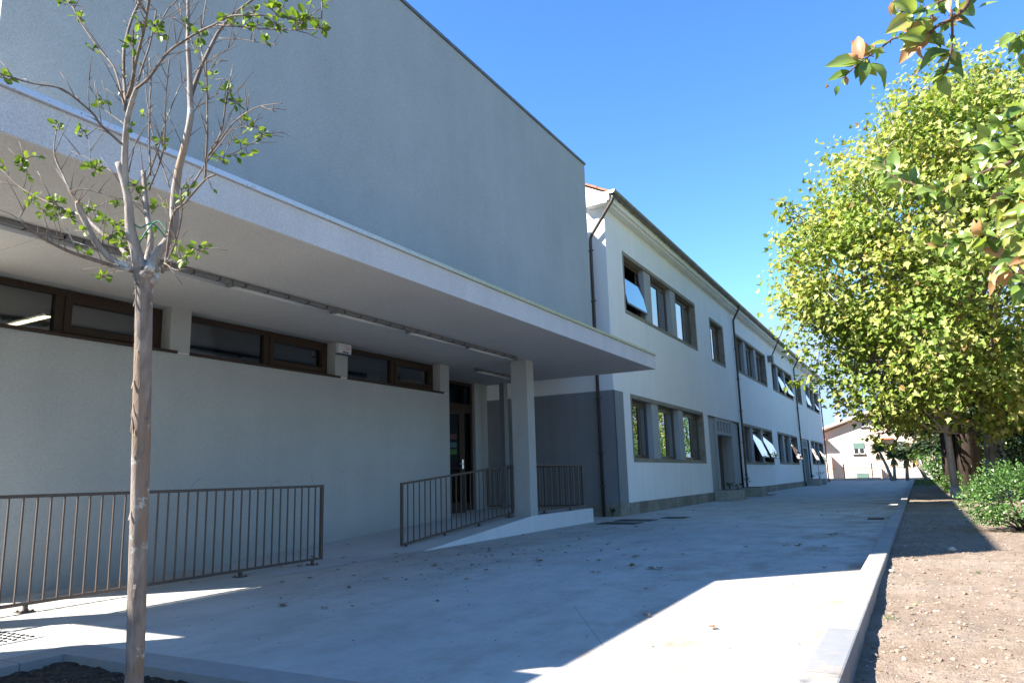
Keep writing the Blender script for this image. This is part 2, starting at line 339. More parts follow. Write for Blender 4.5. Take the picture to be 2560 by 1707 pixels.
LT_BRANCH=[[[[-2.277,1.511,1.782],[-2.278,1.484,1.864],[-2.279,1.461,1.926],[-2.268,1.437,2.027],[-2.274,1.4,2.142]],0.0215,0.0114],[[[-2.275,1.443,2.004],[-2.265,1.419,2.099],[-2.249,1.403,2.169],[-2.223,1.387,2.262],[-2.194,1.378,2.33],[-2.166,1.375,2.371]],0.0126,0.0071],[[[-2.166,1.375,2.371],[-2.082,1.359,2.372],[-1.977,1.345,2.415],[-1.862,1.342,2.437],[-1.764,1.335,2.434],[-1.665,1.328,2.429],[-1.571,1.324,2.4],[-1.35,1.393,2.351]],0.0056,0.0015],[[[-1.736,1.344,2.438],[-1.605,1.354,2.389],[-1.467,1.368,2.342],[-1.344,1.371,2.305]],0.0025,0.0013],[[[-2.166,1.375,2.371],[-2.159,1.393,2.473],[-2.155,1.41,2.569],[-2.158,1.422,2.673],[-2.185,1.436,2.713]],0.0045,0.002],[[[-2.257,1.408,2.319],[-2.311,1.424,2.442],[-2.356,1.442,2.58],[-2.382,1.47,2.722],[-2.39,1.507,2.863],[-2.426,1.54,2.953]],0.0066,0.0045],[[[-2.252,1.399,2.373],[-2.187,1.373,2.412],[-2.109,1.343,2.5],[-2.041,1.312,2.565],[-1.978,1.283,2.609]],0.0061,0.004],[[[-2.138,1.345,2.414],[-2.09,1.305,2.473],[-2.045,1.272,2.491]],0.0035,0.002],[[[-2.027,1.303,2.555],[-1.976,1.243,2.547],[-1.915,1.194,2.514]],0.003,0.0025],[[[-2.286,1.535,1.816],[-2.291,1.548,1.911],[-2.319,1.551,1.994],[-2.347,1.553,2.083],[-2.369,1.554,2.19]],0.0114,0.0081],[[[-2.257,1.522,1.781],[-2.227,1.546,1.861],[-2.2,1.567,1.942],[-2.196,1.564,2.081],[-2.17,1.57,2.232],[-2.153,1.577,2.354],[-2.158,1.574,2.469],[-2.165,1.564,2.611],[-2.175,1.563,2.703],[-2.174,1.556,2.854]],0.0189,0.0051],[[[-2.185,1.598,2.454],[-2.189,1.634,2.579],[-2.195,1.673,2.686],[-2.202,1.714,2.78],[-2.187,1.765,2.881],[-2.132,1.836,2.995]],0.0086,0.0045],[[[-2.238,1.749,2.79],[-2.117,1.775,2.756],[-2.033,1.781,2.716],[-1.955,1.782,2.687]],0.002,0.0008],[[[-2.257,1.703,2.623],[-2.32,1.73,2.784],[-2.366,1.767,2.94],[-2.409,1.811,3.076]],0.0025,0.0023],[[[-2.213,1.547,1.78],[-2.167,1.523,1.803],[-2.096,1.49,1.94],[-2.025,1.48,1.968],[-1.927,1.478,2.026],[-1.866,1.468,2.026]],0.0061,0.003],[[[-1.947,1.494,2.036],[-1.905,1.461,2.131],[-1.862,1.422,2.254],[-1.824,1.381,2.374]],0.004,0.002],[[[-1.928,1.487,2.116],[-1.823,1.464,2.156],[-1.72,1.444,2.179],[-1.62,1.428,2.174],[-1.52,1.416,2.148]],0.0035,0.0008],[[[-1.597,1.408,2.158],[-1.538,1.411,2.123]],0.001,0.0005],[[[-1.926,1.488,2.116],[-1.896,1.505,2.198],[-1.879,1.509,2.31],[-1.873,1.519,2.361],[-1.897,1.517,2.392]],0.0035,0.0013],[[[-2.102,1.524,2.004],[-2.06,1.566,2.126],[-2.028,1.607,2.222],[-2.011,1.646,2.295],[-1.961,1.712,2.326]],0.0035,0.0008],[[[-2.017,1.637,2.197],[-1.996,1.687,2.24],[-1.952,1.746,2.301],[-1.927,1.802,2.33]],0.002,0.0008],[[[-2.038,1.631,2.168],[-2.034,1.66,2.267],[-2.03,1.7,2.317],[-2.062,1.718,2.374]],0.0018,0.0008],[[[-2.297,1.5,1.783],[-2.331,1.406,1.799],[-2.352,1.319,1.813],[-2.357,1.241,1.833],[-2.338,1.176,1.849],[-2.301,1.122,1.862]],0.0076,0.0035],[[[-2.301,1.122,1.862],[-2.24,1.112,1.895]],0.0035,0.0023],[[[-2.298,1.498,1.79],[-2.347,1.45,1.821],[-2.362,1.421,1.852],[-2.371,1.394,1.888],[-2.386,1.353,1.972],[-2.379,1.337,2.001]],0.0121,0.0091],[[[-2.293,1.495,1.815],[-2.352,1.483,1.867],[-2.437,1.451,1.943],[-2.498,1.436,2.005],[-2.564,1.409,2.104],[-2.606,1.402,2.173],[-2.652,1.389,2.264],[-2.662,1.394,2.356]],0.0091,0.0018],[[[-2.541,1.461,2.016],[-2.656,1.444,2.068],[-2.769,1.429,2.121],[-2.901,1.398,2.199],[-3.004,1.38,2.288],[-3.084,1.383,2.339]],0.0051,0.002],[[[-2.94,1.417,2.213],[-2.997,1.382,2.23]],0.0018,0.001],[[[-2.921,1.429,2.202],[-2.904,1.426,2.263],[-2.907,1.411,2.325]],0.0018,0.001],[[[-2.258,1.396,2.203],[-2.275,1.331,2.247],[-2.255,1.292,2.266],[-2.262,1.236,2.294],[-2.268,1.183,2.311],[-2.308,1.116,2.307],[-2.343,1.048,2.315],[-2.316,1.02,2.3]],0.004,0.0018],[[[-2.266,1.411,2.279],[-2.355,1.422,2.341],[-2.445,1.431,2.405]],0.002,0.0013],[[[-2.445,1.431,2.405],[-2.474,1.399,2.479],[-2.475,1.392,2.51]],0.0013,0.0008],[[[-2.261,1.403,2.329],[-2.32,1.4,2.477],[-2.38,1.411,2.553],[-2.471,1.4,2.653],[-2.559,1.386,2.772],[-2.628,1.39,2.86],[-2.703,1.394,2.928]],0.004,0.0018],[[[-2.261,1.397,2.359],[-2.224,1.339,2.388]],0.0035,0.0025],[[[-2.226,1.539,1.78],[-2.135,1.511,1.81],[-2.045,1.476,1.865],[-1.971,1.434,1.916],[-1.914,1.385,1.956],[-1.825,1.358,1.974]],0.0035,0.0018],[[[-2.34,1.439,2.127],[-2.48,1.435,2.211],[-2.625,1.43,2.285]],0.002,0.001],[[[-2.503,1.437,2.224],[-2.545,1.451,2.303],[-2.599,1.462,2.368]],0.0015,0.0008],[[[-2.335,1.546,2.145],[-2.327,1.578,2.269],[-2.33,1.603,2.397],[-2.307,1.638,2.545],[-2.312,1.677,2.602]],0.003,0.0015],[[[-2.32,1.551,2.16],[-2.351,1.555,2.341],[-2.373,1.563,2.528],[-2.41,1.574,2.667]],0.0035,0.0025],[[[-2.317,1.628,2.142],[-2.375,1.626,2.259],[-2.432,1.62,2.391],[-2.475,1.622,2.526],[-2.516,1.622,2.676]],0.0025,0.0015],[[[-2.248,1.501,2.071],[-2.154,1.474,2.146],[-2.083,1.435,2.218],[-2.026,1.389,2.286],[-1.951,1.343,2.395]],0.003,0.0018],[[[-2.276,1.44,2.12],[-2.164,1.383,2.166],[-2.031,1.341,2.2]],0.002,0.0013],[[[-2.521,1.386,2.081],[-2.483,1.404,2.095],[-2.422,1.441,2.075]],0.0015,0.0008],[[[-2.303,1.496,1.788],[-2.383,1.486,1.793],[-2.431,1.496,1.793]],0.0015,0.001],[[[-2.15,1.506,1.791],[-2.057,1.495,1.747],[-1.97,1.466,1.769],[-1.858,1.453,1.78]],0.0018,0.0008],[[[-2.181,1.592,2.662],[-2.281,1.616,2.801],[-2.362,1.651,2.934]],0.002,0.0015],[[[-2.12,1.418,2.623],[-2.144,1.458,2.712],[-2.16,1.506,2.782]],0.0025,0.002],[[[-2.199,1.497,2.726],[-2.181,1.545,2.713],[-2.193,1.58,2.689]],0.0015,0.0013],[[[-2.22,1.624,2.411],[-2.168,1.645,2.447],[-2.117,1.666,2.478]],0.002,0.001],[[[-2.179,1.586,2.527],[-2.118,1.599,2.567],[-2.03,1.626,2.611],[-1.993,1.625,2.651]],0.0023,0.001],[[[-2.091,1.598,2.529],[-2.055,1.611,2.559],[-2.027,1.626,2.558]],0.0013,0.0008],[[[-2.449,1.443,1.997],[-2.475,1.446,2.031],[-2.436,1.483,2.068],[-2.417,1.515,2.08]],0.0018,0.001]]
LT_CLUSTER=[[-2.655,1.392,2.893,0.03,6,0],[-2.685,1.387,2.895,0.01,4,[-2.673,1.392,2.901]],[-2.574,1.385,2.795,0.018,4,0],[-2.551,1.388,2.782,0.01,3,[-2.559,1.386,2.772]],[-2.473,1.392,2.626,0.023,4,[-2.453,1.402,2.633]],[-2.336,1.435,2.53,0.009,1,0],[-2.317,1.437,2.499,0.009,1,[-2.329,1.431,2.497]],[-2.442,1.426,2.436,0.02,4,[-2.457,1.418,2.435]],[-2.449,1.428,2.408,0.02,4,0],[-2.069,1.312,2.546,0.025,7,[-2.055,1.318,2.552]],[-2.154,1.42,2.625,0.03,10,0],[-2.134,1.425,2.587,0.025,7,[-2.156,1.412,2.59]],[-2.094,1.304,2.468,0.025,6,0],[-2.053,1.29,2.488,0.01,2,[-2.063,1.285,2.484]],[-2.172,1.563,2.713,0.02,5,[-2.175,1.563,2.703]],[-1.815,1.344,2.432,0.02,6,[-1.823,1.339,2.436]],[-2.316,1.719,2.757,0.013,2,[-2.307,1.725,2.752]],[-2.081,1.607,2.513,0.018,4,[-2.091,1.598,2.529]],[-1.86,1.401,2.289,0.018,4,[-1.847,1.406,2.302]],[-1.887,1.508,2.344,0.025,6,[-1.875,1.515,2.341]],[-1.896,1.499,2.311,0.013,3,[-1.879,1.509,2.31]],[-1.854,1.525,2.299,0.03,8,[-1.879,1.509,2.31]],[-1.98,1.682,2.335,0.02,4,[-1.981,1.686,2.314]],[-1.974,1.69,2.31,0.02,4,[-1.981,1.686,2.314]],[-1.959,1.733,2.3,0.03,9,[-1.961,1.734,2.289]],[-2.001,1.672,2.253,0.02,4,[-2.0,1.677,2.231]],[-2.051,1.628,2.191,0.03,9,[-2.037,1.637,2.188]],[-2.006,1.652,2.201,0.025,5,[-2.013,1.647,2.206]],[-1.988,1.696,2.219,0.018,3,[-1.996,1.687,2.24]],[-2.329,1.589,2.314,0.025,6,0],[-2.479,1.61,2.472,0.015,2,[-2.458,1.621,2.472]],[-2.21,1.396,2.252,0.015,3,[-2.223,1.387,2.262]],[-2.317,1.422,2.437,0.01,1,0],[-2.168,1.383,2.462,0.01,1,[-2.16,1.389,2.453]],[-2.651,1.394,2.382,0.02,5,[-2.662,1.394,2.356]],[-2.627,1.443,2.385,0.01,1,[-2.599,1.462,2.368]],[-2.613,1.455,2.365,0.02,4,[-2.599,1.462,2.368]],[-2.654,1.397,2.361,0.01,2,[-2.662,1.394,2.356]],[-2.345,1.058,2.308,0.025,6,[-2.336,1.062,2.313]],[-2.908,1.413,2.314,0.03,10,0],[-2.917,1.414,2.286,0.025,6,[-2.905,1.42,2.288]],[-2.99,1.385,2.298,0.015,2,[-3.004,1.38,2.288]],[-2.862,1.436,2.323,0.013,3,[-2.906,1.414,2.313]],[-2.463,1.433,2.178,0.038,15,[-2.452,1.436,2.194]],[-2.231,1.115,1.906,0.025,6,[-2.24,1.112,1.895]],[-2.701,1.435,2.103,0.045,16,[-2.701,1.438,2.089]],[-2.763,1.429,2.08,0.04,12,[-2.746,1.432,2.11]],[-2.687,1.442,2.05,0.035,9,[-2.679,1.441,2.079]],[-2.495,1.437,2.038,0.025,6,[-2.511,1.431,2.025]],[-2.621,1.448,2.033,0.03,8,[-2.61,1.451,2.047]],[-2.432,1.456,1.981,0.03,8,[-2.449,1.443,1.997]],[-2.319,1.434,1.941,0.03,9,[-2.277,1.456,1.946]],[-2.426,1.5,2.06,0.025,7,[-2.428,1.496,2.073]],[-2.241,1.443,2.065,0.025,7,[-2.269,1.429,2.061]],[-2.361,1.544,2.088,0.02,5,[-2.347,1.553,2.083]],[-2.298,1.573,2.046,0.025,7,[-2.336,1.552,2.047]],[-2.083,1.542,2.053,0.025,6,0],[-1.938,1.404,1.939,0.02,4,0],[-1.904,1.489,1.995,0.01,1,[-1.915,1.476,2.026]],[-2.344,1.558,2.131,0.015,3,[-2.356,1.553,2.126]],[-1.672,1.323,2.433,0.02,4,[-1.665,1.328,2.429]],[-2.176,1.764,2.851,0.028,8,[-2.19,1.755,2.861]],[-1.595,1.324,2.397,0.018,3,[-1.59,1.325,2.406]],[-1.62,1.355,2.41,0.015,3,[-1.631,1.352,2.399]],[-1.568,1.36,2.39,0.03,5,[-1.577,1.357,2.38]],[-1.496,1.361,2.365,0.035,10,[-1.495,1.365,2.351]],[-1.441,1.365,2.366,0.025,7,0],[-1.411,1.369,2.348,0.035,10,[-1.418,1.369,2.327]],[-1.397,1.378,2.358,0.03,8,0],[-1.34,1.373,2.307,0.03,10,0],[-2.011,1.783,2.719,0.028,7,[-2.017,1.781,2.71]],[-1.555,1.331,2.411,0.023,6,[-1.571,1.324,2.4]],[-1.494,1.341,2.399,0.025,7,[-1.483,1.352,2.38]],[-1.463,1.356,2.411,0.025,5,[-1.483,1.352,2.38]],[-1.377,1.379,2.407,0.02,3,[-1.394,1.379,2.361]],[-1.344,1.386,2.399,0.013,3,[-1.35,1.393,2.351]],[-2.901,1.431,2.246,0.015,2,0],[-2.372,1.79,2.995,0.005,0,[-2.383,1.785,2.994]],[-2.398,1.367,1.917,0.02,4,[-2.377,1.378,1.922]],[-2.347,1.349,1.82,0.015,3,[-2.344,1.354,1.807]],[-2.334,1.372,1.817,0.018,3,[-2.339,1.371,1.805]],[-2.452,1.486,1.786,0.028,9,[-2.431,1.496,1.793]],[-2.393,1.467,1.923,0.03,8,[-2.403,1.464,1.913]],[-2.354,1.481,1.899,0.03,7,[-2.369,1.477,1.882]],[-2.296,1.458,1.903,0.025,5,[-2.279,1.466,1.914]],[-2.373,1.474,1.943,0.02,4,[-2.403,1.464,1.913]],[-2.324,1.488,1.828,0.025,5,[-2.317,1.49,1.836]],[-2.313,1.541,1.919,0.015,3,[-2.297,1.549,1.928]],[-2.285,1.554,1.933,0.02,3,[-2.297,1.549,1.928]],[-2.075,1.494,1.837,0.01,2,[-2.081,1.49,1.843]],[-1.911,1.452,1.782,0.035,9,[-1.903,1.458,1.776]],[-1.993,1.468,1.767,0.035,11,0],[-1.977,1.459,1.783,0.008,1,[-1.97,1.466,1.769]],[-2.329,1.488,1.875,0.02,3,[-2.34,1.485,1.857]]]
LT_FORK=[-2.265, 1.518, 1.781]
PLUM_BRANCH=[[[[0.33,2.409,2.566],[0.305,2.431,2.505],[0.29,2.459,2.443],[0.248,2.466,2.413],[0.199,2.465,2.399],[0.183,2.482,2.389]],0.008,0.0045],[[[0.289,2.409,2.461],[0.227,2.412,2.45],[0.179,2.421,2.448],[0.15,2.439,2.451],[0.108,2.446,2.477],[0.098,2.464,2.53]],0.004,0.002],[[[0.196,2.474,2.461],[0.19,2.494,2.419],[0.185,2.509,2.404],[0.123,2.492,2.394],[0.084,2.482,2.408],[0.035,2.475,2.379],[-0.015,2.468,2.353],[-0.055,2.467,2.327],[-0.078,2.472,2.311]],0.0045,0.002],[[[0.243,2.448,2.429],[0.239,2.475,2.36],[0.231,2.494,2.318],[0.214,2.508,2.276],[0.197,2.518,2.255]],0.0045,0.002],[[[0.405,2.25,1.868],[0.336,2.266,1.851],[0.248,2.271,1.833],[0.193,2.293,1.823],[0.145,2.318,1.816],[0.091,2.332,1.846],[0.022,2.333,1.898],[0.009,2.362,1.958]],0.006,0.0022],[[[0.144,2.294,1.808],[0.173,2.344,1.786],[0.144,2.362,1.76]],0.003,0.0015],[[[0.25,2.287,1.839],[0.274,2.345,1.903],[0.283,2.392,1.979],[0.249,2.424,2.013]],0.0035,0.002],[[[0.382,2.279,1.675],[0.313,2.291,1.658],[0.256,2.307,1.653],[0.201,2.32,1.667],[0.158,2.345,1.661],[0.12,2.369,1.667]],0.006,0.003],[[[0.436,2.355,1.998],[0.39,2.367,2.005],[0.346,2.38,2.012],[0.309,2.399,2.009]],0.004,0.002],[[[0.386,2.259,1.776],[0.35,2.277,1.781],[0.31,2.299,1.757],[0.279,2.321,1.756]],0.004,0.002],[[[0.445,2.312,2.225],[0.407,2.329,2.231],[0.386,2.354,2.241],[0.354,2.374,2.247]],0.004,0.002],[[[0.356,2.167,1.586],[0.313,2.185,1.575],[0.266,2.203,1.55],[0.226,2.225,1.524]],0.004,0.002],[[[0.41,2.243,1.914],[0.37,2.255,1.889],[0.336,2.265,1.892],[0.295,2.274,1.88],[0.282,2.292,1.901]],0.004,0.002],[[[0.388,2.272,1.721],[0.343,2.287,1.716],[0.304,2.307,1.705],[0.256,2.319,1.708]],0.004,0.002],[[[0.399,2.257,1.822],[0.35,2.245,1.75],[0.307,2.233,1.696],[0.284,2.232,1.641]],0.004,0.002],[[[0.241,2.116,1.533],[0.261,2.133,1.506],[0.273,2.146,1.471]],0.003,0.002]]
PLUM_LEAF=[[0.1514,2.4496,2.4601,0.0876,2.3913,2.4827,0.36,1],[0.1399,2.4462,2.4466,0.0594,2.3999,2.3889,0.36,1],[0.148,2.4495,2.4519,0.1033,2.4366,2.4762,0.36,1],[0.156,2.4527,2.4572,0.133,2.4707,2.4763,0.36,2],[0.1584,2.4588,2.4348,0.1181,2.4336,2.3846,0.36,1],[0.1742,2.4657,2.4427,0.2192,2.4684,2.4499,0.36,0],[0.1814,2.4656,2.462,0.1662,2.4826,2.5031,0.36,1],[0.2061,2.4792,2.4612,0.2365,2.4935,2.509,0.36,0],[0.2215,2.4866,2.4662,0.2611,2.5088,2.4651,0.36,1],[0.2295,2.4946,2.4493,0.219,2.4709,2.489,0.36,0],[0.2437,2.5036,2.4432,0.3171,2.5625,2.4076,0.36,0],[0.2505,2.5038,2.4597,0.3213,2.5673,2.4593,0.36,0],[0.2919,2.5232,2.4751,0.3307,2.5404,2.509,0.36,0],[0.3308,2.5459,2.4683,0.3829,2.5711,2.4896,0.36,0],[0.2424,2.5052,2.4321,0.2749,2.5055,2.4207,0.36,2],[0.2473,2.508,2.432,0.21,2.5235,2.4037,0.36,0],[0.1887,2.4743,2.4394,0.1907,2.4636,2.3951,0.36,1],[0.2084,2.4853,2.4388,0.1766,2.4772,2.4203,0.36,2],[0.1786,2.4782,2.3952,0.0969,2.4533,2.422,0.36,2],[0.1731,2.4763,2.3898,0.0919,2.4204,2.3707,0.36,1],[0.1833,2.4814,2.3923,0.1512,2.4874,2.3722,0.36,2],[0.1504,2.4691,2.3655,0.0842,2.4759,2.3129,0.36,2],[0.1504,2.4691,2.3655,0.0937,2.455,2.3487,0.36,1],[0.1668,2.4753,2.3789,0.1592,2.5079,2.3117,0.36,2],[0.1823,2.4826,2.3839,0.1927,2.4791,2.3474,0.36,0],[0.1872,2.4854,2.3838,0.2076,2.5067,2.3451,0.36,0],[0.1928,2.4873,2.3892,0.2168,2.4958,2.3423,0.36,0],[0.0826,2.4292,2.3788,0.0962,2.4545,2.4165,0.36,0],[0.0478,2.4194,2.3354,0.008,2.3925,2.3309,0.36,1],[0.034,2.41,2.3442,-0.018,2.3887,2.325,0.36,1],[0.0073,2.3988,2.3283,-0.0424,2.3929,2.3917,0.36,2],[-0.0137,2.3896,2.3178,-0.0204,2.3939,2.4037,0.36,2],[0.0179,2.4035,2.3335,0.022,2.4285,2.3833,0.36,2],[-0.0038,2.395,2.3175,-0.0954,2.3519,2.2997,0.36,1],[-0.0196,2.3881,2.3097,-0.1199,2.3395,2.3042,0.36,0],[-0.0354,2.3811,2.3018,-0.0711,2.3797,2.3063,0.36,2],[-0.0298,2.383,2.3072,-0.0514,2.3693,2.338,0.36,2],[-0.0146,2.3908,2.3095,-0.0404,2.3821,2.2546,0.36,0],[-0.0072,2.3949,2.3093,-0.0282,2.3995,2.2349,0.36,0],[-0.0051,2.3967,2.3064,0.0193,2.4064,2.2544,0.36,1],[-0.0107,2.3948,2.301,0.0397,2.438,2.2208,0.36,1],[0.0054,2.4013,2.3117,0.0048,2.4376,2.2996,0.36,0],[-0.0527,2.3762,2.2801,-0.1216,2.3734,2.2691,0.36,0],[-0.0639,2.3724,2.2693,-0.0804,2.3775,2.2647,0.36,2],[-0.067,2.3719,2.2639,-0.0654,2.3839,2.2385,0.36,2],[-0.0924,2.3637,2.2368,-0.1009,2.3626,2.2033,0.36,0],[-0.1214,2.3465,2.2433,-0.1271,2.33,2.2217,0.36,2],[0.2358,2.5229,2.3321,0.1754,2.484,2.3249,0.36,0],[0.2327,2.5224,2.3266,0.1361,2.5007,2.2842,0.36,0],[0.233,2.522,2.3294,0.2643,2.5701,2.3105,0.36,0],[0.2296,2.5218,2.3211,0.2595,2.5446,2.2801,0.36,0],[0.2196,2.5257,2.2769,0.2624,2.5768,2.2522,0.36,0],[0.2165,2.5252,2.2714,0.1708,2.529,2.238,0.36,0],[0.2035,2.5192,2.2663,0.1865,2.5407,2.2018,0.36,0],[0.1979,2.5173,2.2609,0.2159,2.5559,2.1973,0.36,0],[0.2097,2.5203,2.2772,0.1921,2.5281,2.293,0.36,0],[0.2366,2.5127,2.3822,0.2474,2.5239,2.3474,0.36,0],[0.1927,2.4966,2.3446,0.1652,2.5044,2.3205,0.36,0],[0.2333,2.4896,2.4826,0.1971,2.4564,2.5133,0.36,0],[0.2636,2.5051,2.4872,0.318,2.5314,2.5272,0.36,0],[0.2086,2.4759,2.4834,0.2553,2.5112,2.5383,0.36,0],[0.174,2.4568,2.4845,0.1399,2.4445,2.5339,0.36,0],[0.0239,2.4872,1.9546,0.0439,2.4737,2.0408,0.36,0],[0.0239,2.4872,1.9546,-0.0,2.4925,2.0168,0.36,0],[0.0285,2.4903,1.9516,-0.0082,2.4781,1.9829,0.36,0],[0.0192,2.484,1.9575,-0.0243,2.4679,1.9709,0.36,0],[0.0235,2.4876,1.9518,0.0026,2.4663,1.8924,0.36,0],[0.0423,2.4998,1.9428,-0.0109,2.4853,1.9139,0.36,0],[0.0331,2.4935,1.9487,0.0335,2.4939,1.9069,0.36,0],[0.0707,2.5178,1.9308,0.0452,2.5112,1.9704,0.36,0],[0.0806,2.5233,1.9305,0.097,2.5239,1.9869,0.36,0],[0.0991,2.5359,1.9187,0.1244,2.5641,1.9651,0.36,1],[0.0987,2.5363,1.9159,0.0829,2.5344,1.9519,0.36,0],[0.1086,2.5418,1.9156,0.1296,2.5838,1.8803,0.36,0],[0.1422,2.5622,1.9062,0.1804,2.5734,1.9374,0.36,1],[0.1614,2.5739,1.9,0.1991,2.5949,1.9649,0.36,1],[0.1614,2.5739,1.9,0.2009,2.626,1.8489,0.36,0],[0.1663,2.5767,1.8998,0.2134,2.6246,1.9119,0.36,0],[0.1841,2.5901,1.8825,0.1707,2.5953,1.8097,0.36,0],[0.1934,2.5964,1.8767,0.1508,2.6052,1.8467,0.36,0],[0.1872,2.5953,1.8657,0.2071,2.6354,1.8566,0.36,0],[0.1669,2.5758,1.9054,0.1364,2.5686,1.9398,0.36,0],[0.1991,2.5889,1.9266,0.2555,2.644,1.9697,0.36,1],[0.2195,2.599,1.9315,0.2628,2.6518,1.9465,0.36,0],[0.2399,2.6091,1.9365,0.2813,2.6455,1.9039,0.36,0],[0.261,2.6184,1.9469,0.278,2.6229,2.0048,0.36,1],[0.2495,2.2873,1.8389,0.2204,2.2545,1.8544,0.36,1],[0.2538,2.2897,1.8387,0.2847,2.3344,1.8269,0.36,0],[0.2366,2.2802,1.8393,0.2429,2.3229,1.8007,0.36,0],[0.2586,2.2913,1.8434,0.2851,2.3019,1.883,0.36,0],[0.2674,2.2879,1.8819,0.2413,2.285,1.9084,0.36,0],[0.2679,2.2872,1.8867,0.2204,2.2739,1.9145,0.36,0],[0.2681,2.2791,1.9255,0.2921,2.3017,1.9711,0.36,0],[0.2686,2.2784,1.9303,0.2416,2.2431,1.9646,0.36,1],[0.2316,2.2548,1.946,0.1969,2.26,1.9362,0.36,0],[0.2316,2.2548,1.946,0.2133,2.2502,1.9702,0.36,0],[0.2648,2.2834,1.8965,0.312,2.3196,1.9202,0.36,0],[0.2799,2.2877,1.9154,0.3166,2.305,1.9341,0.36,0],[0.294,2.2852,1.9634,0.3179,2.301,2.0116,0.36,0],[0.3031,2.2892,1.9679,0.2914,2.2974,2.0014,0.36,0],[0.3171,2.2949,1.9772,0.3575,2.3226,2.0155,0.36,0],[0.3124,2.2851,2.0112,0.3593,2.3259,2.0273,0.36,0],[0.3343,2.3044,1.9766,0.3509,2.3,1.9386,0.36,1],[0.2929,2.2866,1.9537,0.2742,2.2554,1.9874,0.36,0],[0.3121,2.3014,1.9337,0.3534,2.3223,1.9527,0.36,1],[0.3216,2.321,1.8656,0.3713,2.3536,1.9082,0.36,1],[0.3447,2.3338,1.8649,0.3288,2.3071,1.9002,0.36,2],[0.3264,2.3227,1.8703,0.2994,2.3293,1.8478,0.36,0],[0.2984,2.3113,1.8518,0.2735,2.3192,1.8135,0.36,0],[0.2947,2.3082,1.8568,0.3357,2.3097,1.8578,0.36,0],[0.3414,2.3382,1.8359,0.2951,2.3205,1.8194,0.36,1],[0.3638,2.3536,1.8207,0.3035,2.3089,1.8289,0.36,1],[0.3105,2.3354,1.7691,0.246,2.2851,1.7457,0.36,2],[0.3067,2.3323,1.7741,0.2679,2.2934,1.7849,0.36,2],[0.3148,2.3378,1.769,0.3343,2.3544,1.7185,0.36,0],[0.297,2.329,1.7647,0.3281,2.3293,1.7838,0.36,1],[0.2787,2.321,1.7556,0.2435,2.2974,1.7193,0.36,0],[0.2888,2.3317,1.7311,0.2509,2.3011,1.678,0.36,1],[0.2834,2.3308,1.7215,0.2418,2.3175,1.6949,0.36,0],[0.3231,2.362,1.6767,0.2897,2.3373,1.7016,0.36,1],[0.3477,2.3746,1.6807,0.2979,2.3503,1.7247,0.36,1],[0.1989,2.2974,1.6613,0.1685,2.293,1.6555,0.36,1],[0.2209,2.3085,1.6654,0.2036,2.2809,1.7069,0.36,2],[0.2247,2.3116,1.6605,0.2753,2.3672,1.6666,0.36,1],[0.2376,2.3187,1.6601,0.1851,2.274,1.6268,0.36,1],[0.259,2.3306,1.6594,0.2406,2.331,1.6116,0.36,2],[0.2676,2.3354,1.6591,0.2929,2.3499,1.6226,0.36,1],[0.2822,2.3404,1.6731,0.2829,2.3321,1.7169,0.36,1],[0.2155,2.3076,1.6559,0.2096,2.2969,1.6133,0.36,0],[0.2128,2.3112,1.6318,0.2742,2.3719,1.6215,0.36,2],[0.2723,2.3452,1.625,0.2752,2.3556,1.5761,0.36,1],[0.3009,2.3558,1.6483,0.3114,2.3519,1.5945,0.36,1],[0.242,2.313,1.6987,0.2114,2.3108,1.6885,0.36,1],[0.2351,2.3061,1.7134,0.2195,2.2747,1.7376,0.36,0],[0.2216,2.2997,1.709,0.2261,2.3193,1.6675,0.36,2],[0.3148,2.3728,1.6043,0.2526,2.335,1.6054,0.36,1],[0.2851,2.3605,1.5859,0.2215,2.3435,1.5515,0.36,2],[0.2759,2.3564,1.5813,0.248,2.3822,1.5406,0.36,2],[0.2942,2.3645,1.5904,0.3134,2.4085,1.5466,0.36,2],[0.3045,2.3671,1.6046,0.2551,2.3449,1.5871,0.36,1],[0.2765,2.3557,1.5861,0.2348,2.3575,1.5833,0.36,2],[0.2679,2.351,1.5864,0.2801,2.3835,1.5308,0.36,2],[0.3092,2.38,1.556,0.2713,2.3604,1.5423,0.36,2],[0.361,2.2698,2.2083,0.3164,2.2389,2.1685,0.36,0],[0.3733,2.2777,2.203,0.3549,2.2911,2.146,0.36,0],[0.3776,2.28,2.2029,0.3801,2.2992,2.1638,0.36,0],[0.3652,2.2722,2.2081,0.3431,2.2908,2.2153,0.36,0],[0.3765,2.2815,2.1932,0.3468,2.3029,2.1713,0.36,0],[0.3763,2.2896,2.1545,0.362,2.2987,2.1316,0.36,0],[0.3736,2.2963,2.1158,0.3673,2.2821,2.1534,0.36,0]]
# ================= ground =================
b=MB(); b.quad((-900,-900,-.13),(900,-900,-.13),(900,1500,-.13),(-900,1500,-.13)); tag(b.build('ground',M['far_ground']),kind='structure')
PX0,PX1,PY0,PY1=-5.02,-1.7,.8,2.98      # tree pit opening
b=MB(); X=[-26,PX0-.24,PX1+.24,-.58]; Y=[-12,PY0-.24,PY1+.24,63]
for i in range(3):
    for j in range(3):
        if i==1 and j==1: continue
        b.quad((X[i],Y[j],0),(X[i+1],Y[j],0),(X[i+1],Y[j+1],0),(X[i],Y[j+1],0))
tag(b.build('pavement',M['concrete']),kind='structure')
b=MB(); b.box(PX0-.24,PY0-.24,-.12,PX1+.24,PY0,.003); b.box(PX0-.24,PY1,-.12,PX1+.24,PY1+.24,.003); b.box(PX0-.24,PY0,-.12,PX0,PY1,.003); b.box(PX1,PY0,-.12,PX1+.24,PY1,.003)
tag(b.build('tree_pit_kerb',M['kerb'],bevel=.004),kind='structure')
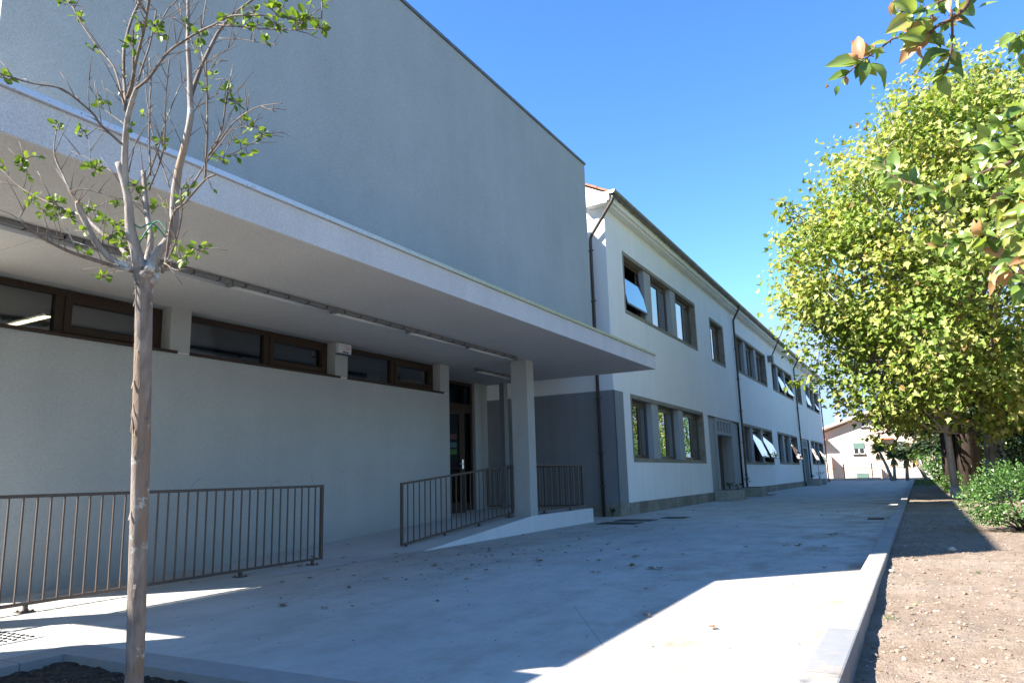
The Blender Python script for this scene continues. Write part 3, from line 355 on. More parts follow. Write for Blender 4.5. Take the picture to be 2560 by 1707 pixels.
def gridmesh(name,xs,ys,zf,mat):
    V=np.array([(x,y,zf(x,y)) for y in ys for x in xs]); nx=len(xs)
    F=np.array([(j*nx+i,j*nx+i+1,(j+1)*nx+i+1,(j+1)*nx+i) for j in range(len(ys)-1) for i in range(nx-1)])
    return fastmesh(name,V,F,4,mat,smooth=True)
tag(gridmesh('pit_soil',np.linspace(PX0,PX1,90),np.linspace(PY0,PY1,60),lambda x,y:-.055+.03*noise.noise(Vector((x*6,y*6,0)))+.02*noise.noise(Vector((x*25,y*25,3))),M['soil']),kind='structure')
b=MB(); b.box(-.575,-6,-.12,-.405,56,.15); tag(b.build('kerb',M['kerb'],bevel=.012),kind='structure')
def dz(x,y):
    base=.02+.075*min(1,max(0,(y-3)/6)); n=.022*noise.noise(Vector((x*1.1,y*1.1,0)))+.014*noise.noise(Vector((x*5,y*5,1)))+.007*noise.noise(Vector((x*19,y*19,2)))
    return base+n*(1 if y<25 else .6)
ys=[1.5]
while ys[-1]<60: ys.append(ys[-1]+max(.022,.006*ys[-1]**1.25))
xs=[-.41]
while xs[-1]<14: xs.append(xs[-1]+max(.025,.035*(xs[-1]+.41)))
tag(gridmesh('dirt_bed',xs,ys,dz,M['dirt']),kind='structure')
b=MB(); b.quad((-40,63,-.004),(40,63,-.004),(40,65.4,-.004),(-40,65.4,-.004)); b.quad((-.4,60,.0),(40,60,.0),(40,63,.0),(-.4,63,.0)); tag(b.build('road',M['asphalt']),kind='structure')
# gravel
def pebbles(name,n,fx,fy,fs,mat,zoff=0,zf=dz):
    ico=np.array([(0,0,-1),(.72,-.53,-.45),(-.28,-.85,-.45),(-.89,0,-.45),(-.28,.85,-.45),(.72,.53,-.45),(.28,-.85,.45),(-.72,-.53,.45),(-.72,.53,.45),(.28,.85,.45),(.89,0,.45),(0,0,1)])
    fc=np.array([(0,1,2),(1,0,5),(0,2,3),(0,3,4),(0,4,5),(1,5,10),(2,1,6),(3,2,7),(4,3,8),(5,4,9),(1,10,6),(2,6,7),(3,7,8),(4,8,9),(5,9,10),(6,10,11),(7,6,11),(8,7,11),(9,8,11),(10,9,11)])
    V=[];F=[]
    for i in range(n):
        x=fx();y=fy();s=fs(); v=ico*(1+RNG.uniform(-.25,.25,(12,1)))*np.array([s*random.uniform(.8,1.5),s*random.uniform(.7,1.3),s*random.uniform(.45,.8)])
        a=random.uniform(0,6.28); c,sn=math.cos(a),math.sin(a); v=v@np.array([[c,sn,0],[-sn,c,0],[0,0,1]])
        V.append(v+np.array([x,y,zf(x,y)+s*.25+zoff])); F.append(fc+12*i)
    return fastmesh(name,np.concatenate(V),np.concatenate(F),3,mat)
def fy_(): return 2.5+13*random.random()**1.6
tag(pebbles('gravel',15000,lambda:-.36+2.9*random.random()**1.2,fy_,lambda:.0026+.010*random.random()**5,M['gravel']),kind='stuff')
tag(pebbles('dirt_clods',1100,lambda:-.33+2.6*random.random(),fy_,lambda:.006+.016*random.random()**3,M['clod']),kind='stuff')
tag(pebbles('pit_gravel',2600,lambda:random.uniform(PX0+.02,PX1-.02),lambda:random.uniform(PY0,PY1-.02),lambda:.004+.010*random.random()**2,M['soil_clod'],zf=lambda x,y:-.05),kind='stuff')
def rock(name,loc,s,label,sq=.6,seed=1):
    import bmesh
    bm=bmesh.new(); bmesh.ops.create_icosphere(bm,subdivisions=3,radius=1)
    for v in bm.verts:
        n=noise.noise(v.co*1.3+Vector((seed*7,0,0)))*.3+noise.noise(v.co*4+Vector((seed,3,0)))*.06; v.co=Vector((v.co.x*(1+n)*s,v.co.y*(1+n)*s*.8,v.co.z*(1+n)*s*sq))
    me=bpy.data.meshes.new(name); bm.to_mesh(me); bm.free(); me.materials.append(M['pale_stone']); o=bpy.data.objects.new(name,me); o.location=loc; link(o)
    for p in me.polygons: p.use_smooth=True
    return tag(o,label,'stone')
rock('stone',(.205,9.69,.125),.042,'pale rounded stone at the edge of the shadow on the dirt bed')
rock('stone',(.58,4.55,.05),.026,'small pale stone lying in sunlit dirt near the bottom of the photo',.6,3)
rock('stone',(-.345,7.9,.09),.026,'whitish chip of stone lying right against the kerb',.5,5)
# ================= drain grates =================
def grate(name,x0,y0,x1,y1,label,mat,bars,axis='y',z=.006):
    e=empty(name,((x0+x1)/2,(y0+y1)/2,z)); cx,cy=(x0+x1)/2,(y0+y1)/2; hx,hy=(x1-x0)/2,(y1-y0)/2
    f=MB(); t=.025
    f.box(-hx,-hy,-.004,hx,-hy+t,.006); f.box(-hx,hy-t,-.004,hx,hy,.006); f.box(-hx,-hy+t,-.004,-hx+t,hy-t,.006); f.box(hx-t,-hy+t,-.004,hx,hy-t,.006); f.build('frame',mat,e)
    p=MB(); p.box(-hx+t,-hy+t,-.0045,hx-t,hy-t,-.001); p.build('pit_shadow_plate',M['dark_metal'],e)
    g=MB()
    for k in range(bars):
        u=(k+.5)/bars
        if axis=='y': x=-hx+t+u*(2*hx-2*t); g.box(x-.006,-hy+t,0,x+.006,hy-t,.005)
        else: y=-hy+t+u*(2*hy-2*t); g.box(-hx+t,y-.008,0,hx-t,y+.008,.005)
    if axis=='x' or bars>12:
        for k in range(5):
            y=-hy+t+(k+.5)/5*(2*hy-2*t); 
            if axis=='y': g.box(-hx+t,y-.006,.0051,hx-t,y+.006,.006)
    g.build('bars',mat,e); return tag(e,label,'drain grate',group='drain grates in the pavement')
grate('drain_grate',-6.27,15.0,-5.38,15.6,'nearer of two side by side dark metal grates beside the ramp end',M['grate'],30)
grate('drain_grate',-6.25,16.0,-5.38,16.6,'farther of two side by side dark metal grates near the white building corner',M['grate'],30)
grate('drain_grate',-5.47,17.0,-4.9,17.5,'small dark square grate farther along past the pair of grates',M['grate'],20)
grate('drain_grate',-1.06,16.73,-.77,17.23,'slotted drain grate in the pavement beside the long kerb',M['rust'],9)
grate('drain_grate',-5.9,26.9+5,-5.5,33.4,'long thin dark slot drain in front of the second windows of the white building',M['grate'],4)
# steel checker grating at left, in the sun patch
e=empty('floor_grating',(-6.22,2.75,.006)); f=MB(); f.box(-.48,-.44,-.004,.48,.50,.001); f.build('base_plate',M['cast_iron'],e)
g=MB()
for i in range(15):
    for j in range(15):
        x=-.44+i*.062; y=-.40+j*.06; a=.014
        if (i+j)%2: g.box(x-a,y-.005,.001,x+a,y+.005,.010)
        else: g.box(x-.005,y-a,.001,x+.005,y+a,.010)
g.build('raised_tread',M['dark_metal'],e); tag(e,'steel floor plate with raised tread in the sunlit corner at the left','floor plate')
# ================= grey building =================
GB=empty('grey_building',(-8.3,9,0))
tag(GB,'modern windowless grey rendered hall above a flat canopy and recessed entrance','building')
def P(o): # keep world coordinates under an unrotated empty
    o.location=-o.parent.location if o.parent else o.location; return o
def part(bm,name,mat,parent,bevel=0):
    o=bm.build(name,mat,parent,bevel=bevel)
    off=Vector((0,0,0)); p=parent
    if p.type=='EMPTY': o.location=-p.location
    return o
ZS=3.35
def wall_holes_x(b,x,y0,y1,z0,z1,holes,depth):
    """wall face at +x side with rectangular holes (ya,yb,za,zb), reveals going to x-depth"""
    ys=sorted({y0,y1,*[h[0] for h in holes],*[h[1] for h in holes]}); zs=sorted({z0,z1,*[h[2] for h in holes],*[h[3] for h in holes]})
    for a,c in zip(ys[:-1],ys[1:]):
        for d,f in zip(zs[:-1],zs[1:]):
            my,mz=(a+c)/2,(d+f)/2
            if any(h[0]<my<h[1] and h[2]<mz<h[3] for h in holes): continue
            b.quad((x,a,d),(x,c,d),(x,c,f),(x,a,f))
    for (a,c,d,f) in holes:
        X=x-depth
        b.quad((x,a,d),(x,a,f),(X,a,f),(X,a,d)); b.quad((x,c,d),(X,c,d),(X,c,f),(x,c,f)); b.quad((x,a,d),(X,a,d),(X,c,d),(x,c,d)); b.quad((x,a,f),(x,c,f),(X,c,f),(X,a,f))
WIN=[(3.72,5.97),(6.27,9.05),(9.35,12.11)]
b=MB(); wall_holes_x(b,-8.3,3.55,12.43,-.05,ZS,[(a,c,2.75,ZS-.001) for a,c in WIN],.3)
b.quad((-8.3,3.55,-.05),(-8.3,3.55,ZS),(-8.6,3.55,ZS),(-8.6,3.55,-.05)); b.quad((-8.3,12.43,-.05),(-9.6,12.43,-.05),(-9.6,12.43,ZS),(-8.3,12.43,ZS))
part(b,'lower_wall',M['wall_plaster'],GB)
b=MB(); b.box(-17,3.56,-.05,-14.6,12.4,ZS); b.box(-14.6,3.56,-.05,-8.62,3.8,ZS); b.quad((-14.6,3.8,.3),(-8.62,3.8,.3),(-8.62,12.4,.3),(-14.6,12.4,.3)); b.quad((-14.6,12.15,.3),(-8.62,12.15,.3),(-8.62,12.15,ZS),(-14.6,12.15,ZS))
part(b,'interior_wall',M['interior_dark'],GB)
b=MB(); b.quad((-17,3.6,ZS-.01),(-8.62,3.6,ZS-.01),(-8.62,12.4,ZS-.01),(-17,12.4,ZS-.01)); part(b,'interior_ceiling',M['interior'],GB)
# windows
for k,(a,c) in enumerate(WIN):
    mid=(c-1.31) if k else 4.66
    fx0,fx1=-8.56,-8.48; z0,z1=2.79,ZS-.012
    f=MB(); t=.055
    f.box(fx0,a,z0,fx1,a+t,z1); f.box(fx0,c-t,z0,fx1,c,z1); f.box(fx0,a+t,z0,fx1,c-t,z0+t*.8); f.box(fx0,a+t,z1-t*1.2,fx1,c-t,z1); f.box(fx0,mid-.05,z0+t*.8,fx1,mid+.05,z1-t*1.2)
    wn=part(f,'window',M['alu'],GB,bevel=.003)
    s=MB(); t2=.085; A,C,D,E_=mid+.05,c-t,z0+t*.8,z1-t*1.2; x1=fx1+.018
    s.box(fx0,A,D,x1,A+t2,E_); s.box(fx0,C-t2,D,x1,C,E_); s.box(fx0,A+t2,D,x1,C-t2,D+t2); s.box(fx0,A+t2,E_-t2*.8,x1,C-t2,E_)
    so_=s.build('sash',M['alu'],wn,bevel=.003)
    for (p,q) in ((a+t,mid-.05),(A+t2,C-t2)):
        g=MB(); zb=D if p==a+t else D+t2; zt=E_ if p==a+t else E_-t2*.8
        g.box(-8.535,p,zb,-8.525,q,zt); g.build('pane',M['glass_canopy'],wn)
    sl_=MB(); sl_.box(-8.49,a+.001,2.752,-8.265,c+.10,2.785); sl_.build('sill',M['alu'],wn,bevel=.003)
    rod=MB(); rod.box(-8.297,c+.11,2.757,-8.285,c+.27,2.768); rod.build('drip_bead',M['white_plastic'],wn)
# upper volume
b=MB(); b.box(-22,2.84,ZS+.36,-6.45,15.8,8.60); part(b,'upper_volume',M['box_plaster'],GB)
b=MB(); b.box(-12,15.801,ZS+.6,-7.5,17.4,8.0); part(b,'gap_sun_blocker',M['box_plaster'],GB)  # added mass that stops sunlight coming through the gap between the two buildings
b=MB(); b.box(-22.03,2.81,8.602,-6.42,15.83,8.66); part(b,'coping',M['coping'],GB,bevel=.006)
# canopy slab
b=MB(); b.box(-11,3.56,ZS,-5.0,15.8,ZS+.34); b.box(-8.96,.85,ZS,-5.0,3.555,ZS+.34); cn=part(b,'canopy',M['soffit'],GB)
b=MB(); b.box(-4.997,.85,ZS-.003,-4.97,15.803,ZS+.30); b.box(-6.6,15.803,ZS-.003,-4.97,15.825,ZS+.30); b.build('fascia',M['fascia'],cn)
b=MB(); b.box(-5.2,.84,ZS+.303,-4.94,15.85,ZS+.352); fl=b.build('flashing',M['flashing'],cn,bevel=.004)
# column, recess walls, piers
b=MB(); b.box(-7.02,12.75,.2,-6.66,13.05,ZS); part(b,'column',M['wall_plaster'],GB,bevel=.004)
b=MB(); b.box(-8.9,1.1,0,-8.6,1.4,ZS); part(b,'column',M['wall_plaster'],GB)
b=MB(); b.box(-9.72,15.2,.25,-9.4,15.79,ZS); part(b,'pier',M['wall_plaster'],GB)
b=MB(); b.box(-8.93,15.6,.25,-8.80,15.79,ZS); part(b,'pier',M['dado'],GB)
# glazed entrance in plane X=-9.5
e=GB
f=MB(); xa,xb=-9.56,-9.48; y0,y1,z0,z1=12.45,15.2,.31,ZS-.01
f.box(xa,y0,z0,xb,y0+.06,z1); f.box(xa,y1-.07,z0,xb,y1,z1); f.box(xa,y0+.06,z1-.07,xb,y1-.07,z1); f.box(xa,y0+.06,2.60,xb,y1-.07,2.82); f.box(xa,14.12,z0,xb,14.2,2.6); f.box(xa,14.2,z0,xb,y1-.07,z0+.18)
dr=part(f,'entrance_glazing',M['alu'],GB,bevel=.003)
for (p,q,c,d) in ((y0+.06,y1-.07,2.82,z1-.07),(14.2,y1-.07,z0+.18,2.6)):
    g=MB(); g.box(-9.525,p,c,-9.515,q,d); g.build('pane',M['glass_dull'],dr)
# open door leaf
lf=MB(); L_=.95
def leafbox(b,u0,u1,z0,z1,t=.03): b.box(u0,-t,z0,u1,t,z1)
leafbox(lf,0,.1,0,2.28); leafbox(lf,L_-.13,L_,0,2.28); leafbox(lf,.1,L_-.13,0,.22); leafbox(lf,.1,L_-.13,2.16,2.28)
lo=lf.build('door_leaf',M['alu'],GB); hl=Vector((-9.45,13.15,.315)); lo.location=hl-GB.location; lo.rotation_euler=(0,0,math.atan2(.74,.50))
g=MB(); g.box(.1,-.005,.22,L_-.13,.005,2.16); g.build('pane',M['glass_dull'],lo)
h=MB(); h.box(L_-.09,-.075,.95,L_-.05,-.035,1.15); h.tube([(L_-.07,-.06,1.06),(L_-.07,-.10,1.06),(L_-.19,-.10,1.06)],.010,8); h.build('handle',M['chrome'],lo)
h=MB(); h.tube([(.12,-.06,.95),(L_-.15,-.06,.95)],.02,8); h.box(.12,-.06,.94,.14,0,.96); h.build('push_bar',M['dark_metal'],lo)
for k,(c,z) in enumerate((('poster_red',1.60),('poster_teal',1.42),('poster_green',1.27))):
    s=MB(); s.box(L_-.42,-.012,z,L_-.19,-.0055,z+.12); s.build('sticker',M[c],lo)
# lobby behind the glazing
b=MB(); b.quad((-14,12.46,.3),(-9.6,12.46,.3),(-9.6,15.2,.3),(-14,15.2,.3)); b.quad((-14,12.46,.3),(-14,15.2,.3),(-14,15.2,ZS),(-14,12.46,ZS)); b.quad((-14,15.2,.3),(-9.72,15.2,.3),(-9.72,15.2,ZS),(-14,15.2,ZS)); b.quad((-14,12.46,ZS-.01),(-14,15.2,ZS-.01),(-9.6,15.2,ZS-.01),(-9.6,12.46,ZS-.01)); b.quad((-14,12.46,.3),(-14,12.46,ZS),(-9.6,12.46,ZS),(-9.6,12.46,.3))
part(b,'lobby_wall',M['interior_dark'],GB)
# lit interior tubes (top level: they hang in the room)
def tube_light(name,a,bb,label,mat,cat='ceiling light',grp=None,off=0):
    a=Vector(a);bb=Vector(bb); e=empty(name,(a+bb)/2); d=(bb-a)
    L=d.length; u=d.normalized(); e.rotation_euler=(0,0,math.atan2(u.y,u.x))
    h=MB(); h.box(-L/2,-.055,.0,L/2,.055,.045); h.build('housing',M['fixture'],e,bevel=.004)
    t=MB(); n=8; vs=[];fs=[]
    for i in range(2):
        x=(-L/2+.03) if i==0 else (L/2-.03)
        for k in range(n+1):
            an=PI+PI*k/n; vs.append((x,.022*math.cos(an)+.028,-.002+.036*math.sin(an)))
    for k in range(n): fs.append((k,k+1,n+1+k+1,n+1+k))
    fs.append(tuple(range(n,-1,-1))); fs.append(tuple(n+1+k for k in range(n+1)))
    t.add(vs,fs,True); t.build('diffuser',mat,e)
    for x in (-L/2-.01,L/2-.03):
        c=MB(); c.box(x,-.058,-.03,x+.03,.058,.046); c.build('end_cap',M['fixture'],e)
    nn=int(L/.3); c0=None
    for k in range(nn):
        x=-L/2+(k+.5)*L/nn
        if c0 is None:
            cl=MB(); cl.box(-.007,-.064,-.004,.007,.064,.03); c0=cl.build('clip',M['dark_metal'],e); c0.location=(x,0,0)
        else:
            c=c0.copy(); link(c,e); c.location=(x,0,0)
    return tag(e,label,cat,group=grp)
tube_light('ceiling_light',(-10.6,5.14,3.27),(-9.5,5.12,3.27),'lit warm tube behind the leftmost canopy window',M['lit_tube'],grp='lit tubes inside the building')
tube_light('ceiling_light',(-10.6,9.47,3.27),(-9.62,9.46,3.27),'lit warm tube behind the middle canopy window beside the alarm box',M['lit_tube'],grp='lit tubes inside the building')
ends=[.4,2.1,3.79,5.5,7.19,8.84,10.55,12.28]
nm=['seventh and nearest','sixth','fifth','fourth','third','second','first']
lab=['linear ceiling light under the canopy running off the left edge of the photo','linear ceiling light above the leftmost canopy window, beyond the off frame one','linear ceiling light running behind the fork of the young tree','linear ceiling light just right of the young tree fork under the canopy','linear ceiling light under the canopy above the second window','linear ceiling light above the alarm box, second last before the column','last linear ceiling light of the row, ending at the square column']
for i in range(7):
    tube_light('ceiling_light',(-6.65,ends[i]+.012,ZS-.05),(-6.65,ends[i+1]-.012,ZS-.05),lab[i],M['tube_off'],grp='row of linear ceiling lights under the canopy',off=1)
tube_light('ceiling_light',(-8.02,13.05,ZS-.05),(-8.02,14.6,ZS-.05),'single linear ceiling light above the entrance door, behind the column',M['tube_off'],off=1)
# alarm box
e=empty('alarm_box',(-8.29,9.2,3.245)); b=MB(); b.box(0,-.155,-.085,.07,.155,.085); b.build('casing',M['white_plastic'],e,bevel=.012)
b=MB(); b.box(-.0,-.157,-.105,.072,.157,-.087); b.build('base_strip',M['blue_plastic'],e,bevel=.004)
def textobj(txt,size,loc,rot,mat,parent,name='lettering',align='CENTER'):
    cu=bpy.data.curves.new(name,'FONT'); cu.body=txt; cu.size=size; cu.align_x=align; cu.align_y='CENTER'; cu.extrude=.0006
    o=bpy.data.objects.new(name+'_c',cu); SC.collection.objects.link(o); bpy.context.view_layer.update()
    me=bpy.data.meshes.new_from_object(o.evaluated_get(bpy.context.evaluated_depsgraph_get())); bpy.data.objects.remove(o); me.name=name
    me.materials.clear(); me.materials.append(mat); o=bpy.data.objects.new(name,me); link(o,parent); o.location=loc; o.rotation_euler=rot; return o
tr=(PI/2,0,PI/2)
textobj('security',.032,(.0715,.0,.042),tr,M['grey_print'],e); textobj('SAFE',.05,(.0715,.075,.015),tr,M['orange_print'],e)
b=MB(); b.box(.070,-.07,-.018,.0716,.11,-.011); b.build('underline',M['orange_print'],e)
b=MB(); b.box(.070,-.06,-.072,.0718,.10,-.050); b.build('blue_label',M['blue_plastic'],e); b=MB(); b.tube([(.071,.085,-.061),(.074,.085,-.061)],.009,12); b.build('indicator',M['white_plastic'],e)
tag(e,'small white alarm box with orange print and blue base on the pillar','alarm box')
# ramp
def rz(x,y):
    t0=9.25+(x+6.65)/1.65*2.9
    t0=9.25-( -6.65-x)/1.65*2.6 if x>-8.3 else 6.65
    return .3*min(1,max(0,(y-t0)/(12.8-t0)))
xs=np.linspace(-8.3,-6.65,12); ys=np.concatenate([np.linspace(6.4,12.8,60),np.linspace(12.9,15.8,6)])
V=[(x,y,rz(x,y)+.004) for y in ys for x in xs]; nx=len(xs); b=MB(); b.add(V,[(j*nx+i,j*nx+i+1,(j+1)*nx+i+1,(j+1)*nx+i) for j in range(len(ys)-1) for i in range(nx-1)])
b.quad((-9.6,12.43,.304),(-8.3,12.43,.304),(-8.3,15.8,.304),(-9.6,15.8,.304))
tag(b.build('ramp',M['ramp']),kind='structure')
b=MB(); pts=[y for y in ys if y>=9.2]
for a,c in zip(pts[:-1],pts[1:]): b.quad((-6.648,a,-.02),(-6.648,c,-.02),(-6.648,c,rz(-6.65,c)+.004),(-6.648,a,rz(-6.65,a)+.004)); 
b.quad((-6.648,15.8,-.02),(-9.6,15.8,-.02),(-9.6,15.8,.304),(-6.648,15.8,.304))
for a,c in zip(pts[:-1],pts[1:]): b.quad((-6.648,a,rz(-6.65,a)+.0055),(-6.648,c,rz(-6.65,c)+.0055),(-6.68,c,rz(-6.65,c)+.0055),(-6.68,a,rz(-6.65,a)+.0055))
tag(b.build('ramp_edge',M['ramp_side']),kind='structure')
# ================= railings =================
def railing(p0,p1,zb0,zb1,h,nbal,label,feet,posts=(True,True),hang=.06):
    """railing from p0 to p1 (xy); base heights zb; top at base+h"""
    e=empty('railing',(p0[0],p0[1],zb0)); a=Vector((0,0,0)); d=Vector((p1[0]-p0[0],p1[1]-p0[1],0)); L=d.length; dz_=zb1-zb0
    def pt(t,z): return Vector((d.x*t,d.y*t,dz_*t+z))
    b=MB(); b.beam(pt(0,h-.015),pt(1,h-.015),.042,.032); b.build('top_rail',M['rail'],e,bevel=.003)
    b=MB(); b.beam(pt(0,hang+.015),pt(1,hang+.015),.03,.03); b.build('bottom_rail',M['rail'],e,bevel=.003)
    sx=.007; first=None
    for k in range(nbal):
        t=(k+1)/(nbal+1)
        if first is None:
            b=MB(); b.box(-sx,-sx,0,sx,sx,h-.031-hang-.03); first=b.build('baluster',M['rail'],e); first.location=pt(t,hang+.03)
        else:
            o=first.copy(); link(o,e); o.location=pt(t,hang+.03)
    for q,t in zip(posts,(0,1)):
        if q:
            b=MB(); c=pt(t,0); b.box(c.x-.02,c.y-.02,c.z+hang,c.x+.02,c.y+.02,c.z+h+.002); b.build('post',M['rail'],e,bevel=.003)
    for t in feet:
        c=pt(t,0); b=MB(); b.box(c.x-.016,c.y-.016,c.z+.008,c.x+.016,c.y+.016,c.z+hang); b.box(c.x-.06,c.y-.06,c.z+.0,c.x+.06,c.y+.06,c.z+.010)
        for i,j in ((-1,-1),(1,-1),(1,1),(-1,1)): b.box(c.x+i*.042-.008,c.y+j*.042-.008,c.z+.0105,c.x+i*.042+.008,c.y+j*.042+.008,c.z+.024)
        b.build('foot',M['rail'],e)
    return tag(e,label,'railing',group='brown steel railings along the grey building')
railing((-7.05,.55),(-7.05,7.47),0,0,1.02,56,'long level brown railing behind the young tree at the left',[.12,.47,.81,.978])
railing((-7.05,9.21),(-7.05,12.72),.012,.296,1.0,22,'sloping brown railing climbing the ramp to the column',[.03,.33,.64,.96])
railing((-6.8,13.1),(-6.8,15.63),.3,.3,.99,17,'brown railing along the landing edge right of the column',[.2,.7],(True,False))
railing((-6.83,15.66),(-9.35,15.66),.3,.3,.99,17,'brown railing across the far end of the landing beside the dark wall',[.5],(True,True))
# little wire ties on the rails
def wire(name,pts,mat,label):
    b=MB(); b.tube(pts,.0018,5); tag(b.build(name,mat),label,'wire')
wire('wire_tie',[(-7.03,4.75,1.0),(-7.02,4.76,1.05),(-7.03,4.74,1.07)],M['wire_green'],'bright green wire tie on the long railing left of the trunk')
b=bpy.data.objects['wire_tie']
wire('wire_tie',[(-7.03,5.42,1.02),(-7.02,5.44,1.08),(-7.0,5.52,1.14)],M['wire_blue'],'thin blue wire end just right of the trunk on the long railing')
wire('wire_tie',[(-7.03,6.55,1.02),(-7.03,6.6,1.07),(-7.0,6.68,1.09)],M['wire_red'],'thin wire end third from the right end of the long railing')
wire('wire_tie',[(-7.03,7.3,1.02),(-7.03,7.26,1.09),(-7.03,7.25,1.14)],M['wire_red'],'thin red wire end near the corner post of the long railing')
# unseen block left of frame, added to cast shade over the tree pit
b=MB(); b.box(-7.93,-9,-.05,-5.22,.42,4.0); tag(b.build('pit_shade_block',M['wall_plaster']),'unseen grey block added left of the view to shade the tree pit','wall')
# ================= white building =================
WB=empty('white_building',(-6.74,17.75,0),-R_(.5932896)); tag(WB,'long two storey white school building with grey stone framed windows','building')
SL=43.4
def wf(x,y,z): return (x,y,z*(1-.0020*y) if y>0 else z)
def wpart(b,name,mat,parent=WB,bevel=0): return b.build(name,mat,parent,fn=wf,bevel=bevel)
WH=8.2; ZP=.31
# openings: groups (s0,s1,z0,z1,[pillars])
LOW=[(1.21,8.63,1.36,3.21,[(3.05,3.66),(5.68,6.22)]),(15.0,21.9,1.35,3.19,[(16.75,17.3),(19.15,19.65)]),(23.45,30.2,1.38,3.2,[(25.2,25.7),(27.5,28.0)]),(36.15,42.6,1.4,3.2,[(38.0,38.4),(40.1,40.5)])]
UP=[(1.21,8.60,5.48,7.30,[(3.09,3.70),(5.72,6.27)]),(15.0,21.9,5.5,7.32,[(16.75,17.3),(19.15,19.65)]),(23.5,30.3,5.53,7.25,[(25.2,25.7),(27.5,28.0)]),(36.0,42.6,5.58,7.3,[(38.0,38.4),(40.1,40.5)])]
SG=[(10.6,12.8,5.38,7.20,[]),(32.0,33.9,5.55,7.25,[])]
DO=[(9.28,14.36),(31.6,35.2)]
holes=[(g[0],g[1],g[2],g[3]) for g in LOW+UP+SG]+[(d[0],d[1],.02,3.16) for d in DO]
b=MB()
ys=sorted({0,SL,*[h[0] for h in holes],*[h[1] for h in holes]}); zs=sorted({-.1,WH,*[h[2] for h in holes],*[h[3] for h in holes]})
for a,c in zip(ys[:-1],ys[1:]):
    for d,f in zip(zs[:-1],zs[1:]):
        if any(h[0]<(a+c)/2<h[1] and h[2]<(d+f)/2<h[3] for h in holes): continue
        n=max(1,int((c-a)/3))
        for i in range(n):
            u,v=a+(c-a)*i/n,a+(c-a)*(i+1)/n; b.quad((0,u,d),(0,v,d),(0,v,f),(0,u,f))
D=9.4
b.add([(0,0,-.1),(0,0,WH),(-D/2,0,WH+.52*(D/2)+.1),(-D,0,WH),(-D,0,-.1)],[(0,1,2,3,4)])
b.add([(0,SL,-.1),(0,SL,WH),(-D/2,SL,WH+.52*D/2+.1),(-D,SL,WH),(-D,SL,-.1)],[(4,3,2,1,0)])
b.quad((-D,0,-.1),(-D,0,WH),(-D,SL,WH),(-D,SL,-.1))
wpart(b,'wall',M['white'])
b=MB(); 
for z in (.3,4.2,8.1): b.quad((-.45,.2,z),(-.45,SL-.2,z),(-D+.3,SL-.2,z),(-D+.3,.2,z))
b.quad((-4.2,.2,.3),(-4.2,SL-.2,.3),(-4.2,SL-.2,8.1),(-4.2,.2,8.1))
for y in (.2,9.0,14.7,22.6,31,35.6,SL-.2): b.quad((-.45,y,.3),(-4.2,y,.3),(-4.2,y,8.1),(-.45,y,8.1))
wpart(b,'interior_wall',M['interior_dark'])
